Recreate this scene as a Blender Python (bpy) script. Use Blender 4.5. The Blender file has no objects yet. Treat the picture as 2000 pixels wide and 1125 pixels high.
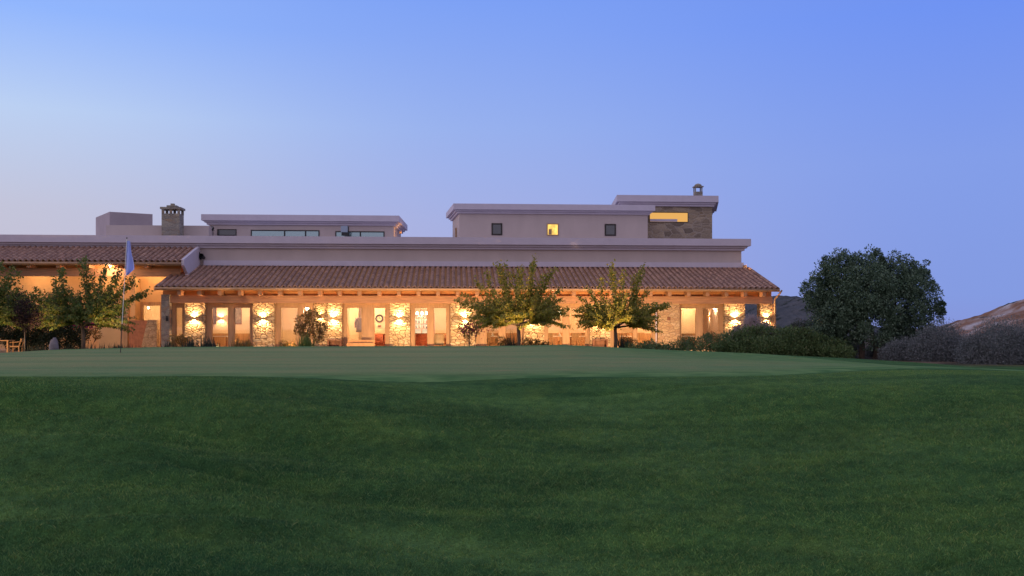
import bpy, math, random
import numpy as np
from mathutils import Vector, Matrix
R = math.radians
random.seed(7); rng = np.random.default_rng(7)
S = bpy.context.scene
COL = S.collection
def lin(r, g, b):
    f = lambda c: (c/255/12.92) if c/255 <= .04045 else ((c/255+.055)/1.055)**2.4
    return (f(r), f(g), f(b), 1)
# ------------------------------------------------------------------ camera
F = 1900.0; PXC = 1000.0; HOR = 640.0          # focal length and horizon measured on the 2000 px wide photo
cam = bpy.data.cameras.new('camera'); co = bpy.data.objects.new('camera', cam); COL.objects.link(co)
cam.sensor_width = 36; cam.lens = 36*F/2000; cam.shift_y = (HOR-562.5)/2000; cam.clip_end = 6000; cam.clip_start = .1
co.location = (0, 0, 0); co.rotation_euler = (R(90), 0, 0); S.camera = co
# ------------------------------------------------------------------ world: clear dusk sky
w = bpy.data.worlds.new('World'); S.world = w; w.use_nodes = True
nt = w.node_tree; nt.nodes.clear(); N = nt.nodes.new; L = nt.links.new
out = N('ShaderNodeOutputWorld'); bg = N('ShaderNodeBackground'); L(bg.outputs[0], out.inputs[0])
tc = N('ShaderNodeTexCoord'); sep = N('ShaderNodeSeparateXYZ'); L(tc.outputs['Generated'], sep.inputs[0])
def wramp(stops, src):
    r = N('ShaderNodeValToRGB'); L(src, r.inputs[0]); e = r.color_ramp.elements
    while len(e) > 1: e.remove(e[-1])
    e[0].position, e[0].color = stops[0][0], stops[0][1]
    for p, c in stops[1:]:
        k = e.new(p); k.color = c
    return r.outputs[0]
z = sep.outputs[2]
A = wramp([(0, lin(198,188,206)), (.111, lin(196,197,218)), (.2, lin(188,209,243)), (.286, lin(146,183,254)), (.5, lin(150,170,225)), (1, lin(168,172,190))], z)
B = wramp([(0, lin(176,172,212)), (.105, lin(167,177,226)), (.2, lin(153,178,238)), (.318, lin(126,162,245)), (.5, lin(140,158,215)), (1, lin(168,172,190))], z)
Cc = wramp([(0, lin(134,150,218)), (.03, lin(132,155,225)), (.157, lin(131,158,233)), (.29, lin(111,147,242)), (.5, lin(125,146,215)), (1, lin(168,172,190))], z)
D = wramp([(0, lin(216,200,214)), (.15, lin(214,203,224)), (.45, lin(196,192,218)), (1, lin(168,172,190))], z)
def wmap(src, a, b):
    m = N('ShaderNodeMapRange'); L(src, m.inputs[0]); m.inputs[1].default_value = a; m.inputs[2].default_value = b
    m.interpolation_type = 'SMOOTHSTEP'; return m.outputs[0]
def wmix(f, a, b):
    m = N('ShaderNodeMix'); m.data_type = 'RGBA'; L(f, m.inputs[0]); L(a, m.inputs[6]); L(b, m.inputs[7]); return m.outputs[2]
x = sep.outputs[0]; y = sep.outputs[1]
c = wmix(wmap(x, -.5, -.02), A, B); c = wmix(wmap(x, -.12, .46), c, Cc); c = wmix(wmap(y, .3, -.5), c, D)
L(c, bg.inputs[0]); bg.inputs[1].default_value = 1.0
# afterglow from the brighter western (left) sky
sun = bpy.data.lights.new('sun', 'SUN'); so = bpy.data.objects.new('sun', sun); COL.objects.link(so)
sun.energy = .55; sun.angle = R(25); sun.color = (1, .82, .78)
so.rotation_euler = Vector((.93, .22, -.28)).to_track_quat('-Z', 'Y').to_euler()
S.view_settings.view_transform = 'Standard'; S.view_settings.look = 'None'
S.view_settings.exposure = 0; S.view_settings.gamma = 1
S.cycles.max_bounces = 6; S.cycles.diffuse_bounces = 3; S.cycles.transparent_max_bounces = 12
S.cycles.use_denoising = True; S.cycles.sample_clamp_indirect = 6; S.cycles.use_light_tree = True
S.cycles.caustics_reflective = False; S.cycles.caustics_refractive = False
# ------------------------------------------------------------------ helpers
def tag(o, label=None, cat=None, group=None, kind=None):
    if label: o['label'] = label
    if cat: o['category'] = cat
    if group: o['group'] = group
    if kind: o['kind'] = kind
    return o
def empty(name, loc, rz=0, label=None, cat=None, group=None):
    o = bpy.data.objects.new(name, None); COL.objects.link(o); o.location = loc; o.rotation_euler = (0, 0, rz)
    o.empty_display_size = .2
    return tag(o, label, cat, group)
def link_mesh(name, verts, faces, m, parent=None, smooth=False):
    me = bpy.data.meshes.new(name); me.from_pydata([tuple(v) for v in verts], [], faces); me.update()
    if smooth: me.shade_smooth()
    me.materials.append(m); o = bpy.data.objects.new(name, me); COL.objects.link(o)
    if parent: o.parent = parent
    return o
def np_quads(name, V, m, parent=None):
    """V: (n,4,3) separate quads"""
    n = len(V); me = bpy.data.meshes.new(name)
    me.vertices.add(n*4); me.vertices.foreach_set('co', V.reshape(-1).astype(np.float32))
    me.loops.add(n*4); me.loops.foreach_set('vertex_index', np.arange(n*4, dtype=np.int32))
    me.polygons.add(n); me.polygons.foreach_set('loop_start', np.arange(0, n*4, 4, dtype=np.int32))
    me.update(calc_edges=True); me.validate()
    me.materials.append(m); o = bpy.data.objects.new(name, me); COL.objects.link(o)
    if parent: o.parent = parent
    return o
class MB:
    def __init__(s): s.v = []; s.f = []
    def quad(s, *p):
        n = len(s.v); s.v += [tuple(q) for q in p]; s.f.append(tuple(range(n, n+len(p))))
    def box(s, x0, x1, y0, y1, z0, z1):
        if x0 > x1: x0, x1 = x1, x0
        n = len(s.v); s.v += [(x0,y0,z0),(x1,y0,z0),(x1,y1,z0),(x0,y1,z0),(x0,y0,z1),(x1,y0,z1),(x1,y1,z1),(x0,y1,z1)]
        s.f += [tuple(n+i for i in q) for q in ((3,2,1,0),(4,5,6,7),(0,1,5,4),(1,2,6,5),(2,3,7,6),(3,0,4,7))]
        return s
    def prism(s, poly, z0, z1):
        n = len(s.v); k = len(poly)
        s.v += [(p[0], p[1], z0) for p in poly] + [(p[0], p[1], z1) for p in poly]
        s.f.append(tuple(n+i for i in reversed(range(k)))); s.f.append(tuple(n+k+i for i in range(k)))
        for i in range(k):
            j = (i+1) % k; s.f.append((n+i, n+j, n+k+j, n+k+i))
        return s
    def tube(s, pts, rad, seg=8, caps=True):
        pts = [Vector(p) for p in pts]
        if not hasattr(rad, '__len__'): rad = [rad]*len(pts)
        n = len(s.v); a = None
        for i, p in enumerate(pts):
            d = (pts[min(i+1, len(pts)-1)] - pts[max(i-1, 0)]).normalized()
            if a is None: a = d.orthogonal().normalized()
            a = (a - d*a.dot(d)).normalized(); b = d.cross(a)
            for k in range(seg):
                t = 2*math.pi*k/seg; s.v.append(tuple(p + (a*math.cos(t) + b*math.sin(t))*rad[i]))
        for i in range(len(pts)-1):
            for k in range(seg):
                k2 = (k+1) % seg
                s.f.append((n+i*seg+k, n+i*seg+k2, n+(i+1)*seg+k2, n+(i+1)*seg+k))
        if caps:
            s.f.append(tuple(n+k for k in reversed(range(seg)))); m = n+(len(pts)-1)*seg
            s.f.append(tuple(m+k for k in range(seg)))
        return s
    def lathe(s, prof, c=(0,0,0), seg=16):
        n = len(s.v)
        for r, zz in prof:
            for k in range(seg):
                t = 2*math.pi*k/seg; s.v.append((c[0]+r*math.cos(t), c[1]+r*math.sin(t), c[2]+zz))
        for i in range(len(prof)-1):
            for k in range(seg):
                k2 = (k+1) % seg; s.f.append((n+i*seg+k, n+i*seg+k2, n+(i+1)*seg+k2, n+(i+1)*seg+k))
        return s
    def build(s, name, m, parent=None, off=(0,0,0), smooth=False):
        v = [(a[0]+off[0], a[1]+off[1], a[2]+off[2]) for a in s.v]
        return link_mesh(name, v, s.f, m, parent, smooth)
def offset_poly(poly, d):
    out = []; k = len(poly)
    for i in range(k):
        p0, p1, p2 = Vector(poly[i-1]), Vector(poly[i]), Vector(poly[(i+1) % k])
        e1 = (p1-p0).normalized(); e2 = (p2-p1).normalized()
        n1 = Vector((e1.y, -e1.x)); n2 = Vector((e2.y, -e2.x))
        b = (n1+n2).normalized(); out.append(tuple(p1 + b*(d/max(.3, b.dot(n1)))))
    return out
# ------------------------------------------------------------------ materials
def newmat(name):
    m = bpy.data.materials.new(name); m.use_nodes = True; nt = m.node_tree
    return m, nt, nt.nodes['Principled BSDF']
def nd(nt, t, **kw):
    n = nt.nodes.new(t)
    for k, v in kw.items(): setattr(n, k, v)
    return n
def ramp(nt, src, stops):
    r = nd(nt, 'ShaderNodeValToRGB'); nt.links.new(src, r.inputs[0]); e = r.color_ramp.elements
    e[0].position, e[0].color = stops[0]; e[1].position, e[1].color = stops[-1]
    for p, c in stops[1:-1]:
        k = e.new(p); k.color = c
    return r.outputs[0]
def c4(c, k=1): return (c[0]*k, c[1]*k, c[2]*k, 1)
def noisy(name, col, rough=.8, scale=3, amt=.25, bump=.2, bscale=40, stretch=(1,1,1), spec=.3, fine=0):
    m, nt, b = newmat(name); tcn = nd(nt, 'ShaderNodeTexCoord'); mp = nd(nt, 'ShaderNodeMapping'); mp.inputs['Scale'].default_value = stretch
    nt.links.new(tcn.outputs['Object'], mp.inputs[0])
    n = nd(nt, 'ShaderNodeTexNoise'); n.inputs['Scale'].default_value = scale; n.inputs['Detail'].default_value = 6; n.inputs['Roughness'].default_value = .6
    nt.links.new(mp.outputs[0], n.inputs[0])
    nt.links.new(ramp(nt, n.outputs[0], [(.3, c4(col, 1-amt)), (.7, c4(col, 1+amt))]), b.inputs['Base Color'])
    b.inputs['Roughness'].default_value = rough; b.inputs['Specular IOR Level'].default_value = spec
    if bump:
        n2 = nd(nt, 'ShaderNodeTexNoise'); n2.inputs['Scale'].default_value = bscale; n2.inputs['Detail'].default_value = 4; nt.links.new(mp.outputs[0], n2.inputs[0])
        bm = nd(nt, 'ShaderNodeBump'); bm.inputs['Strength'].default_value = bump; bm.inputs['Distance'].default_value = .02
        nt.links.new(n2.outputs[0], bm.inputs['Height']); nt.links.new(bm.outputs[0], b.inputs['Normal'])
    return m
def stone_mat(name, cols, mortar, scale=4.2, edge=.05, bump=.9, seedoff=0):
    m, nt, b = newmat(name); tcn = nd(nt, 'ShaderNodeTexCoord'); mp = nd(nt, 'ShaderNodeMapping'); mp.inputs['Scale'].default_value = (.62, .62, 1.35); mp.inputs['Location'].default_value = (seedoff, 0, 0)
    nt.links.new(tcn.outputs['Object'], mp.inputs[0])
    nz = nd(nt, 'ShaderNodeTexNoise'); nz.inputs['Scale'].default_value = 3.5; nz.inputs['Detail'].default_value = 3; nt.links.new(mp.outputs[0], nz.inputs[0])
    mx = nd(nt, 'ShaderNodeVectorMath', operation='MULTIPLY_ADD'); mx.inputs[1].default_value = (.16, .16, .16)
    nt.links.new(nz.outputs['Color'], mx.inputs[0]); nt.links.new(mp.outputs[0], mx.inputs[2])
    v1 = nd(nt, 'ShaderNodeTexVoronoi'); v1.inputs['Scale'].default_value = scale; v1.inputs['Randomness'].default_value = .95; nt.links.new(mx.outputs[0], v1.inputs['Vector'])
    v2 = nd(nt, 'ShaderNodeTexVoronoi', feature='DISTANCE_TO_EDGE'); v2.inputs['Scale'].default_value = scale; v2.inputs['Randomness'].default_value = .95; nt.links.new(mx.outputs[0], v2.inputs['Vector'])
    sx = nd(nt, 'ShaderNodeSeparateColor'); nt.links.new(v1.outputs['Color'], sx.inputs[0])
    k = len(cols); base = ramp(nt, sx.outputs[0], [(i/(k-1), c4(c)) for i, c in enumerate(cols)])
    n3 = nd(nt, 'ShaderNodeTexNoise'); n3.inputs['Scale'].default_value = 22; n3.inputs['Detail'].default_value = 6; nt.links.new(mp.outputs[0], n3.inputs[0])
    g = ramp(nt, n3.outputs[0], [(.3, (.7,.68,.66,1)), (.7, (1.12,1.1,1.05,1))])
    mm = nd(nt, 'ShaderNodeMix', data_type='RGBA', blend_type='MULTIPLY'); mm.inputs[0].default_value = 1; nt.links.new(base, mm.inputs[6]); nt.links.new(g, mm.inputs[7])
    er = nd(nt, 'ShaderNodeMapRange'); er.inputs[1].default_value = edge*.25; er.inputs[2].default_value = edge; nt.links.new(v2.outputs[0], er.inputs[0])
    m2 = nd(nt, 'ShaderNodeMix', data_type='RGBA'); nt.links.new(er.outputs[0], m2.inputs[0]); m2.inputs[6].default_value = c4(mortar); nt.links.new(mm.outputs[2], m2.inputs[7])
    nt.links.new(m2.outputs[2], b.inputs['Base Color']); b.inputs['Roughness'].default_value = .9; b.inputs['Specular IOR Level'].default_value = .15
    er2 = nd(nt, 'ShaderNodeMapRange'); er2.inputs[1].default_value = 0; er2.inputs[2].default_value = edge*2.6; nt.links.new(v2.outputs[0], er2.inputs[0])
    ad = nd(nt, 'ShaderNodeMath', operation='MULTIPLY_ADD'); ad.inputs[1].default_value = .35; nt.links.new(n3.outputs[0], ad.inputs[0]); nt.links.new(er2.outputs[0], ad.inputs[2])
    bm = nd(nt, 'ShaderNodeBump'); bm.inputs['Strength'].default_value = bump; bm.inputs['Distance'].default_value = .04
    nt.links.new(ad.outputs[0], bm.inputs['Height']); nt.links.new(bm.outputs[0], b.inputs['Normal'])
    return m
def island_mat(name, cols, rough=.6, transl=0, spec=.3, noise=0):
    m, nt, b = newmat(name); g = nd(nt, 'ShaderNodeNewGeometry'); k = len(cols)
    c = ramp(nt, g.outputs['Random Per Island'], [(i/(k-1), c4(cc)) for i, cc in enumerate(cols)])
    if noise:
        tcn = nd(nt, 'ShaderNodeTexCoord'); n = nd(nt, 'ShaderNodeTexNoise'); n.inputs['Scale'].default_value = noise; n.inputs['Detail'].default_value = 5; nt.links.new(tcn.outputs['Object'], n.inputs[0])
        gg = ramp(nt, n.outputs[0], [(.3, (.6,.6,.62,1)), (.7, (1.25,1.22,1.15,1))])
        mm = nd(nt, 'ShaderNodeMix', data_type='RGBA', blend_type='MULTIPLY'); mm.inputs[0].default_value = 1; nt.links.new(c, mm.inputs[6]); nt.links.new(gg, mm.inputs[7]); c = mm.outputs[2]
    nt.links.new(c, b.inputs['Base Color']); b.inputs['Roughness'].default_value = rough; b.inputs['Specular IOR Level'].default_value = spec
    if transl:
        t = nd(nt, 'ShaderNodeBsdfTranslucent'); nt.links.new(c, t.inputs[0]); ms = nd(nt, 'ShaderNodeMixShader'); ms.inputs[0].default_value = transl
        o = nt.nodes['Material Output']; nt.links.new(b.outputs[0], ms.inputs[1]); nt.links.new(t.outputs[0], ms.inputs[2]); nt.links.new(ms.outputs[0], o.inputs[0])
    return m
def emit(name, col, strength, scale=0):
    m, nt, b = newmat(name); b.inputs['Base Color'].default_value = (.02,.02,.02,1)
    b.inputs['Emission Color'].default_value = c4(col); b.inputs['Emission Strength'].default_value = strength
    if scale:
        tcn = nd(nt, 'ShaderNodeTexCoord'); n = nd(nt, 'ShaderNodeTexNoise'); n.inputs['Scale'].default_value = scale; nt.links.new(tcn.outputs['Object'], n.inputs[0])
        nt.links.new(ramp(nt, n.outputs[0], [(.35, c4(col, .55)), (.65, c4(col, 1.1))]), b.inputs['Emission Color'])
    return m
M = {}
M['plaster'] = noisy('plaster', (.52,.43,.41), .9, 1.2, .055, .2, 60, (1,1,.35))
M['plaster_trim'] = noisy('plaster_trim', (.57,.51,.60), .85, 1.5, .05, .1, 50)
M['plaster_grey'] = noisy('plaster_grey', (.40,.33,.35), .9, 1.2, .08, .15, 50)
M['plaster_warm'] = noisy('plaster_warm', (.62,.40,.20), .9, 1.3, .08, .15, 50)
M['inner'] = noisy('inner_wall', (.72,.58,.42), .85, 1.5, .06, .05, 30)
M['wood'] = noisy('wood', (.42,.25,.13), .6, 3, .28, .2, 30, (6,6,.6))
M['beam'] = noisy('beam_wood', (.44,.24,.14), .65, 3, .25, .2, 30, (.4,4,6))
M['soffit'] = noisy('soffit_wood', (.50,.24,.10), .7, 3, .2, .2, 20, (.6,6,6))
M['darkwood'] = noisy('dark_wood', (.20,.085,.05), .6, 3, .3, .2, 30)
M['frame'] = noisy('window_frame', (.45,.27,.145), .55, 3, .15, .1, 30, (4,4,.6))
M['stone'] = stone_mat('stone_lit', [(.50,.36,.21), (.66,.51,.32), (.42,.28,.16), (.70,.57,.38)], (.12,.075,.04), 5.0, .06)
M['stone_fine'] = stone_mat('stone_fine', [(.50,.33,.20), (.58,.42,.26), (.46,.30,.19), (.60,.44,.30)], (.28,.18,.11), 5.2, .05, .6, 3)
M['stone_tower'] = stone_mat('stone_tower', [(.27,.20,.14), (.40,.32,.24), (.20,.16,.13), (.46,.37,.28)], (.36,.30,.25), 2.4, .05, .6, 9)
M['stone_grey'] = stone_mat('stone_grey', [(.30,.26,.22), (.38,.34,.29), (.26,.23,.21), (.36,.27,.2)], (.27,.25,.23), 4, .05, .6, 5)
M['boulder'] = noisy('boulder', (.20,.17,.19), .9, 6, .3, .5, 20)
M['tile'] = island_mat('roof_tile', [(.36,.215,.18), (.42,.25,.20), (.39,.235,.19), (.47,.29,.23), (.33,.20,.17)], .8, 0, .2, 3)
M['metal'] = noisy('dark_metal', (.03,.03,.032), .45, 8, .2, 0)
M['gutter'] = noisy('copper_gutter', (.40,.25,.16), .4, 5, .15, 0)
M['paving'] = noisy('paving', (.40,.28,.20), .8, 2.5, .15, .2, 20)
M['darkframe'] = noisy('dark_frame', (.035,.028,.025), .5, 8, .2, 0)
M['bark'] = noisy('bark', (.16,.115,.085), .9, 12, .35, .7, 30, (1,1,.3))
M['white'] = noisy('white_paint', (.75,.72,.68), .6, 4, .05, 0)
M['terracotta'] = noisy('terracotta', (.42,.17,.09), .8, 6, .2, .1)
M['redcloth'] = noisy('red_cloth', (.34,.10,.06), .9, 9, .35, .2)
M['greycloth'] = noisy('grey_cloth', (.20,.19,.22), .9, 9, .2, .2)
M['garden_wood'] = noisy('garden_wood', (.50,.26,.12), .7, 6, .2, .1)
M['cream'] = noisy('cream_cloth', (.70,.55,.38), .9, 6, .1, .1)
M['photo'] = noisy('picture_print', (.20,.16,.13), .6, 7, .6, 0)
M['floodlens'] = noisy('lamp_glass', (.25,.25,.28), .2, 5, .1, 0)
M['lampglow'] = emit('lamp_glow', (1, .78, .45), 18)
M['bulb'] = emit('bulb_glow', (1, .80, .50), 26)
M['litwin'] = emit('lit_window', (1, .62, .13), 1.5, 3)
M['littower'] = emit('lit_tower_window', (1, .52, .12), .80)
M['litleft'] = emit('lit_bar', (1, .80, .52), .9)
def glass(name, tint=(1,1,1), fac=.10, rough=.02):
    m, nt, b = newmat(name); o = nt.nodes['Material Output']; nt.nodes.remove(b)
    t = nd(nt, 'ShaderNodeBsdfTransparent'); t.inputs[0].default_value = c4(tint); g = nd(nt, 'ShaderNodeBsdfGlossy'); g.inputs['Roughness'].default_value = rough
    fr = nd(nt, 'ShaderNodeLayerWeight'); fr.inputs[0].default_value = .25
    mr = nd(nt, 'ShaderNodeMapRange'); mr.inputs[3].default_value = fac; mr.inputs[4].default_value = .9; nt.links.new(fr.outputs['Fresnel'], mr.inputs[0])
    ms = nd(nt, 'ShaderNodeMixShader'); nt.links.new(mr.outputs[0], ms.inputs[0]); nt.links.new(t.outputs[0], ms.inputs[1]); nt.links.new(g.outputs[0], ms.inputs[2]); nt.links.new(ms.outputs[0], o.inputs[0])
    return m
M['glass'] = glass('window_glass', (.96,.95,.92), .05)
M['skyglass'], _nt, _b = newmat('mirror_glass'); _b.inputs['Base Color'].default_value = (.30,.42,.45,1); _b.inputs['Roughness'].default_value = .18; _b.inputs['Metallic'].default_value = .75
M['darkglass'], _nt, _b = newmat('dark_glass'); _b.inputs['Base Color'].default_value = (.05,.06,.07,1); _b.inputs['Roughness'].default_value = .1; _b.inputs['Specular IOR Level'].default_value = .9
# leaves
M['mulberry'] = island_mat('mulberry_leaf_lit', [(.19,.23,.035), (.32,.31,.055), (.46,.38,.075), (.24,.25,.04), (.58,.44,.11)], .5, .5, .4)  # golden tones carry part of the warm lamp light on the leaves
M['mulberry_dark'] = island_mat('mulberry_leaf_dark', [(.08,.14,.035), (.13,.19,.045), (.26,.22,.05), (.11,.16,.035), (.19,.24,.06)], .5, .45, .4)  # darker copy of the same leaf for the left trees
M['bigleaf'] = island_mat('evergreen_leaf', [(.045,.085,.05), (.085,.14,.085), (.13,.19,.12), (.065,.11,.07), (.18,.24,.16)], .45, .15, .35)
M['hedgeleaf'] = island_mat('hedge_leaf', [(.045,.09,.03), (.08,.14,.045), (.13,.18,.06), (.06,.10,.035), (.16,.17,.065)], .55, .15, .3)
M['greyleaf'] = island_mat('grey_leaf', [(.12,.14,.14), (.18,.195,.20), (.09,.11,.11), (.25,.25,.27), (.15,.16,.175)], .8, .1, .1)
M['darkleaf'] = island_mat('dark_leaf', [(.02,.035,.016), (.04,.055,.024), (.06,.05,.028), (.035,.05,.028), (.055,.07,.03)], .6, .15, .3)
M['purpleleaf'] = island_mat('purple_leaf', [(.03,.012,.018), (.05,.02,.024), (.02,.02,.02)], .6, .15, .3)
M['fuzz'] = island_mat('plume_grass', [(.42,.32,.32), (.55,.43,.42), (.34,.27,.27), (.60,.48,.45)], .9, .45, .1)
M['autumn'] = island_mat('autumn_leaf', [(.18,.13,.035), (.36,.18,.05), (.22,.21,.05), (.46,.22,.10), (.15,.15,.04)], .55, .35, .3)
M['pinkflower'] = island_mat('pink_flower', [(.45,.05,.12), (.60,.10,.18), (.35,.03,.14)], .6, .3, .2)
M['magenta'] = island_mat('magenta_flower', [(.28,.01,.12), (.40,.03,.20), (.2,.01,.13)], .6, .3, .2)
M['grassblade'] = island_mat('strap_leaf', [(.12,.19,.045), (.20,.27,.07), (.09,.14,.035)], .5, .3, .4)
M['agave'] = island_mat('blue_leaf', [(.035,.055,.045), (.05,.075,.06), (.03,.04,.035)], .6, .15, .3)
M['lavender'] = island_mat('low_leaf', [(.04,.055,.04), (.06,.075,.05), (.08,.085,.06), (.03,.04,.03)], .8, .2, .2)
# ------------------------------------------------------------------ ground
def sm(t): t = np.clip(t, 0, 1); return t*t*(3-2*t)
XK = [-60,-30,-16,-12.6,-11.4,-8.8,-6,-3,-1.5,0,1.26,3.8,6.3,8.8,10.7,12,14,20,60]
ZK = [-1.3,-1.2,-.85,-.64,-.56,-.50,-.487,-.48,-.48,-.47,-.445,-.57,-.67,-.79,-.91,-1.03,-1.15,-1.3,-1.35]
XL = [-40,-12,-6,-4.6,-3,-1.5,0,1.5,2.9,4.3,5.4,6.6,9,14,40]
ZL = [-.7,-.55,-.49,-.49,-.49,-.49,-.485,-.475,-.46,-.44,-.455,-.50,-.7,-1.0,-1.2]
CREASE = [([(-4.36, 7.53), (-3.94, 7.49), (-3.32, 7.42), (-2.69, 7.3), (-2.2, 7.2)], 0.045), ([(-3.26, 6.88), (-2.81, 6.85), (-2.28, 6.67), (-2.1, 6.63)], 0.04), ([(-2.76, 6.55), (-2.29, 6.49), (-1.92, 6.39), (-1.59, 6.31)], 0.035), ([(-3.18, 5.75), (-2.71, 5.72), (-2.26, 5.73), (-1.81, 5.73), (-1.33, 5.75)], 0.04), ([(0.68, 8.59), (1.37, 8.66), (2.06, 8.69)], 0.02), ([(2.31, 5.35), (2.58, 5.46), (2.93, 5.57), (3.13, 5.6)], 0.04), ([(-1.54, 7.7), (-0.96, 7.64), (-0.41, 7.75)], 0.02)]
def ground_z(X, Y):
    X = np.asarray(X, float); Y = np.asarray(Y, float)
    zc = np.interp(X, XK, ZK); zl = np.interp(X, XL, ZL)
    a = sm((Y-9.2)/13.5); g = zl*(1-a) + zc*a
    # sag in the green between the lip and the crest, dip on the right
    g = g - .03*np.sin(np.clip((Y-10)/14, 0, 1)*math.pi)*(1+1.2*sm((X-3)/4))
    t = 1 - sm((Y-3.2)/(6.0+.35*np.sin(X*.5+1)))                  # foreground swale
    low = -1.64 - .05*np.sin(X*.7)
    und = .05*np.sin(X*.9+Y*.55) + .04*np.sin(X*.45-Y*1.25+1.2) + .022*np.sin(X*1.7+Y*1.9+.6)
    lf = sm((-X+.6)/3.0)
    def rd(y0, k, w_, a): return a*np.exp(-((Y-y0+k*(X+3))/w_)**2)
    ridge = (rd(7.75,.10,.34,.085) - rd(7.22,.12,.26,.12) + rd(6.75,.13,.22,.05) - rd(6.42,.14,.16,.07))*lf + (rd(5.85,-.02,.25,.04) - rd(5.55,-.02,.16,.06))*sm((3.2-np.abs(X+1))/2.5)
    ridge = ridge + (rd(7.6,-.10,.45,.07) - rd(6.7,-.16,.5,.10))*sm((X-1.2)/3)
    for pts, dep in CREASE:                                        # small folds in the turf
        xs_ = [p[0] for p in pts]; ys_ = [p[1] for p in pts]; L_ = xs_[-1]-xs_[0]; yc = np.interp(X, xs_, ys_); e_ = sm((X-xs_[0]+.3)/.6)*sm((xs_[-1]+.3-X)/.6)
        ridge = ridge + e_*dep*2.4*(-np.exp(-((Y-yc-.05)/.055)**2)*1.1 + .9*np.exp(-((Y-yc+.10)/.10)**2))
    z = g + (low-g)*t
    near = 1 - sm((Y-8.4)/1.2)
    z = z + und*near + ridge*(1-.3*near)*(Y < 10)
    back = sm((Y-24.5)/9.0)
    z = z*(1-back) + np.where(np.abs(X) < 1e9, -1.3, 0)*back
    side = sm((np.abs(X)-40)/60); z = z*(1-side) - 1.5*side
    far = sm((Y-90)/200); z = z - 1.0*far
    return z
def axis(segs):
    a = []
    for lo, hi, n in segs: a += list(np.linspace(lo, hi, n, endpoint=False))
    return np.array(a + [segs[-1][1]])
gx = axis([(-3500,-300,8), (-300,-40,16), (-40,-14,40), (-14,-6,70), (-6,6,220), (6,14,70), (14,40,40), (40,300,16), (300,3500,8)])
gy = axis([(-600,-20,8), (-20,3,14), (3,10.5,340), (10.5,27,130), (27,60,50), (60,300,30), (300,5000,10)])
GX, GY = np.meshgrid(gx, gy); GZ = ground_z(GX, GY)
nx = len(gx); ny = len(gy)
V = np.stack([GX, GY, GZ], -1).reshape(-1, 3)
idx = np.arange(nx*ny).reshape(ny, nx)
FQ = np.stack([idx[:-1,:-1], idx[:-1,1:], idx[1:,1:], idx[1:,:-1]], -1).reshape(-1, 4)
def grass_mat(name, c_dark, c_mid, c_light, c_warm, fine, bump, stripes=False):
    m, nt, b = newmat(name); tcn = nd(nt, 'ShaderNodeTexCoord'); P = tcn.outputs['Object']; lk = nt.links.new
    def nz(sc, det=4, rg=.6, vec=None):
        n = nd(nt, 'ShaderNodeTexNoise'); n.inputs['Scale'].default_value = sc; n.inputs['Detail'].default_value = det; n.inputs['Roughness'].default_value = rg
        lk(vec or P, n.inputs[0]); return n.outputs[0]
    mp = nd(nt, 'ShaderNodeMapping'); mp.inputs['Scale'].default_value = (.10, 1.1, 1) if fine == 60 else (.35, 1, 1); lk(P, mp.inputs[0])
    big = ramp(nt, nz(.9, 5, .65, mp.outputs[0]), [(.36, c4(c_dark)), (.52, c4(c_mid)), (.68, c4(c_light))])
    mixw = nd(nt, 'ShaderNodeMix', data_type='RGBA'); lk(ramp(nt, nz(1.7, 6, .7), [(.5, (0,0,0,1)), (.72, (.7,.7,.7,1))]), mixw.inputs[0]); lk(big, mixw.inputs[6]); mixw.inputs[7].default_value = c4(c_warm)
    f1 = nz(fine, 3, .8); mm = nd(nt, 'ShaderNodeMix', data_type='RGBA', blend_type='MULTIPLY'); mm.inputs[0].default_value = 1
    lk(mixw.outputs[2], mm.inputs[6]); lk(ramp(nt, f1, [(.3, (.55,.55,.55,1)), (.7, (1.45,1.45,1.45,1))]), mm.inputs[7])
    lk(mm.outputs[2], b.inputs['Base Color']); b.inputs['Roughness'].default_value = .9; b.inputs['Specular IOR Level'].default_value = .02
    b2 = nd(nt, 'ShaderNodeBump'); b2.inputs['Strength'].default_value = bump; b2.inputs['Distance'].default_value = .03
    ad = nd(nt, 'ShaderNodeMath', operation='ADD'); lk(f1, ad.inputs[0]); lk(nz(14, 4, .7), ad.inputs[1]); lk(ad.outputs[0], b2.inputs['Height']); lk(b2.outputs[0], b.inputs['Normal'])
    return m
M['lawn'] = grass_mat('lawn_grass', (.040,.105,.034), (.058,.135,.045), (.088,.18,.065), (.090,.15,.038), 70, .7)
M['green'] = grass_mat('putting_green_grass', (.135,.215,.09), (.205,.25,.105), (.28,.275,.12), (.30,.23,.11), 60, .15)
lawn = link_mesh('ground', V, [tuple(map(int, q)) for q in FQ], M['lawn'], None, True); tag(lawn, kind='structure')
at = lawn.data.attributes.new('dry', 'FLOAT', 'POINT'); dd = np.clip(sm((V[:,1]-30)/6)*sm((V[:,0]-9)/3) + sm((V[:,1]-60)/20) + sm((np.abs(V[:,0])-40)/20), 0, 1); at.data.foreach_set('value', dd.astype(np.float32))
_nt = M['lawn'].node_tree; _b = _nt.nodes['Principled BSDF']; _src = _b.inputs['Base Color'].links[0].from_socket
_a = nd(_nt, 'ShaderNodeAttribute', attribute_name='dry'); _m = nd(_nt, 'ShaderNodeMix', data_type='RGBA'); _nt.links.new(_a.outputs['Fac'], _m.inputs[0]); _nt.links.new(_src, _m.inputs[6])
_n = nd(_nt, 'ShaderNodeTexNoise'); _n.inputs['Scale'].default_value = .6; _n.inputs['Detail'].default_value = 7; _tc = nd(_nt, 'ShaderNodeTexCoord'); _nt.links.new(_tc.outputs['Object'], _n.inputs[0])
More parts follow.
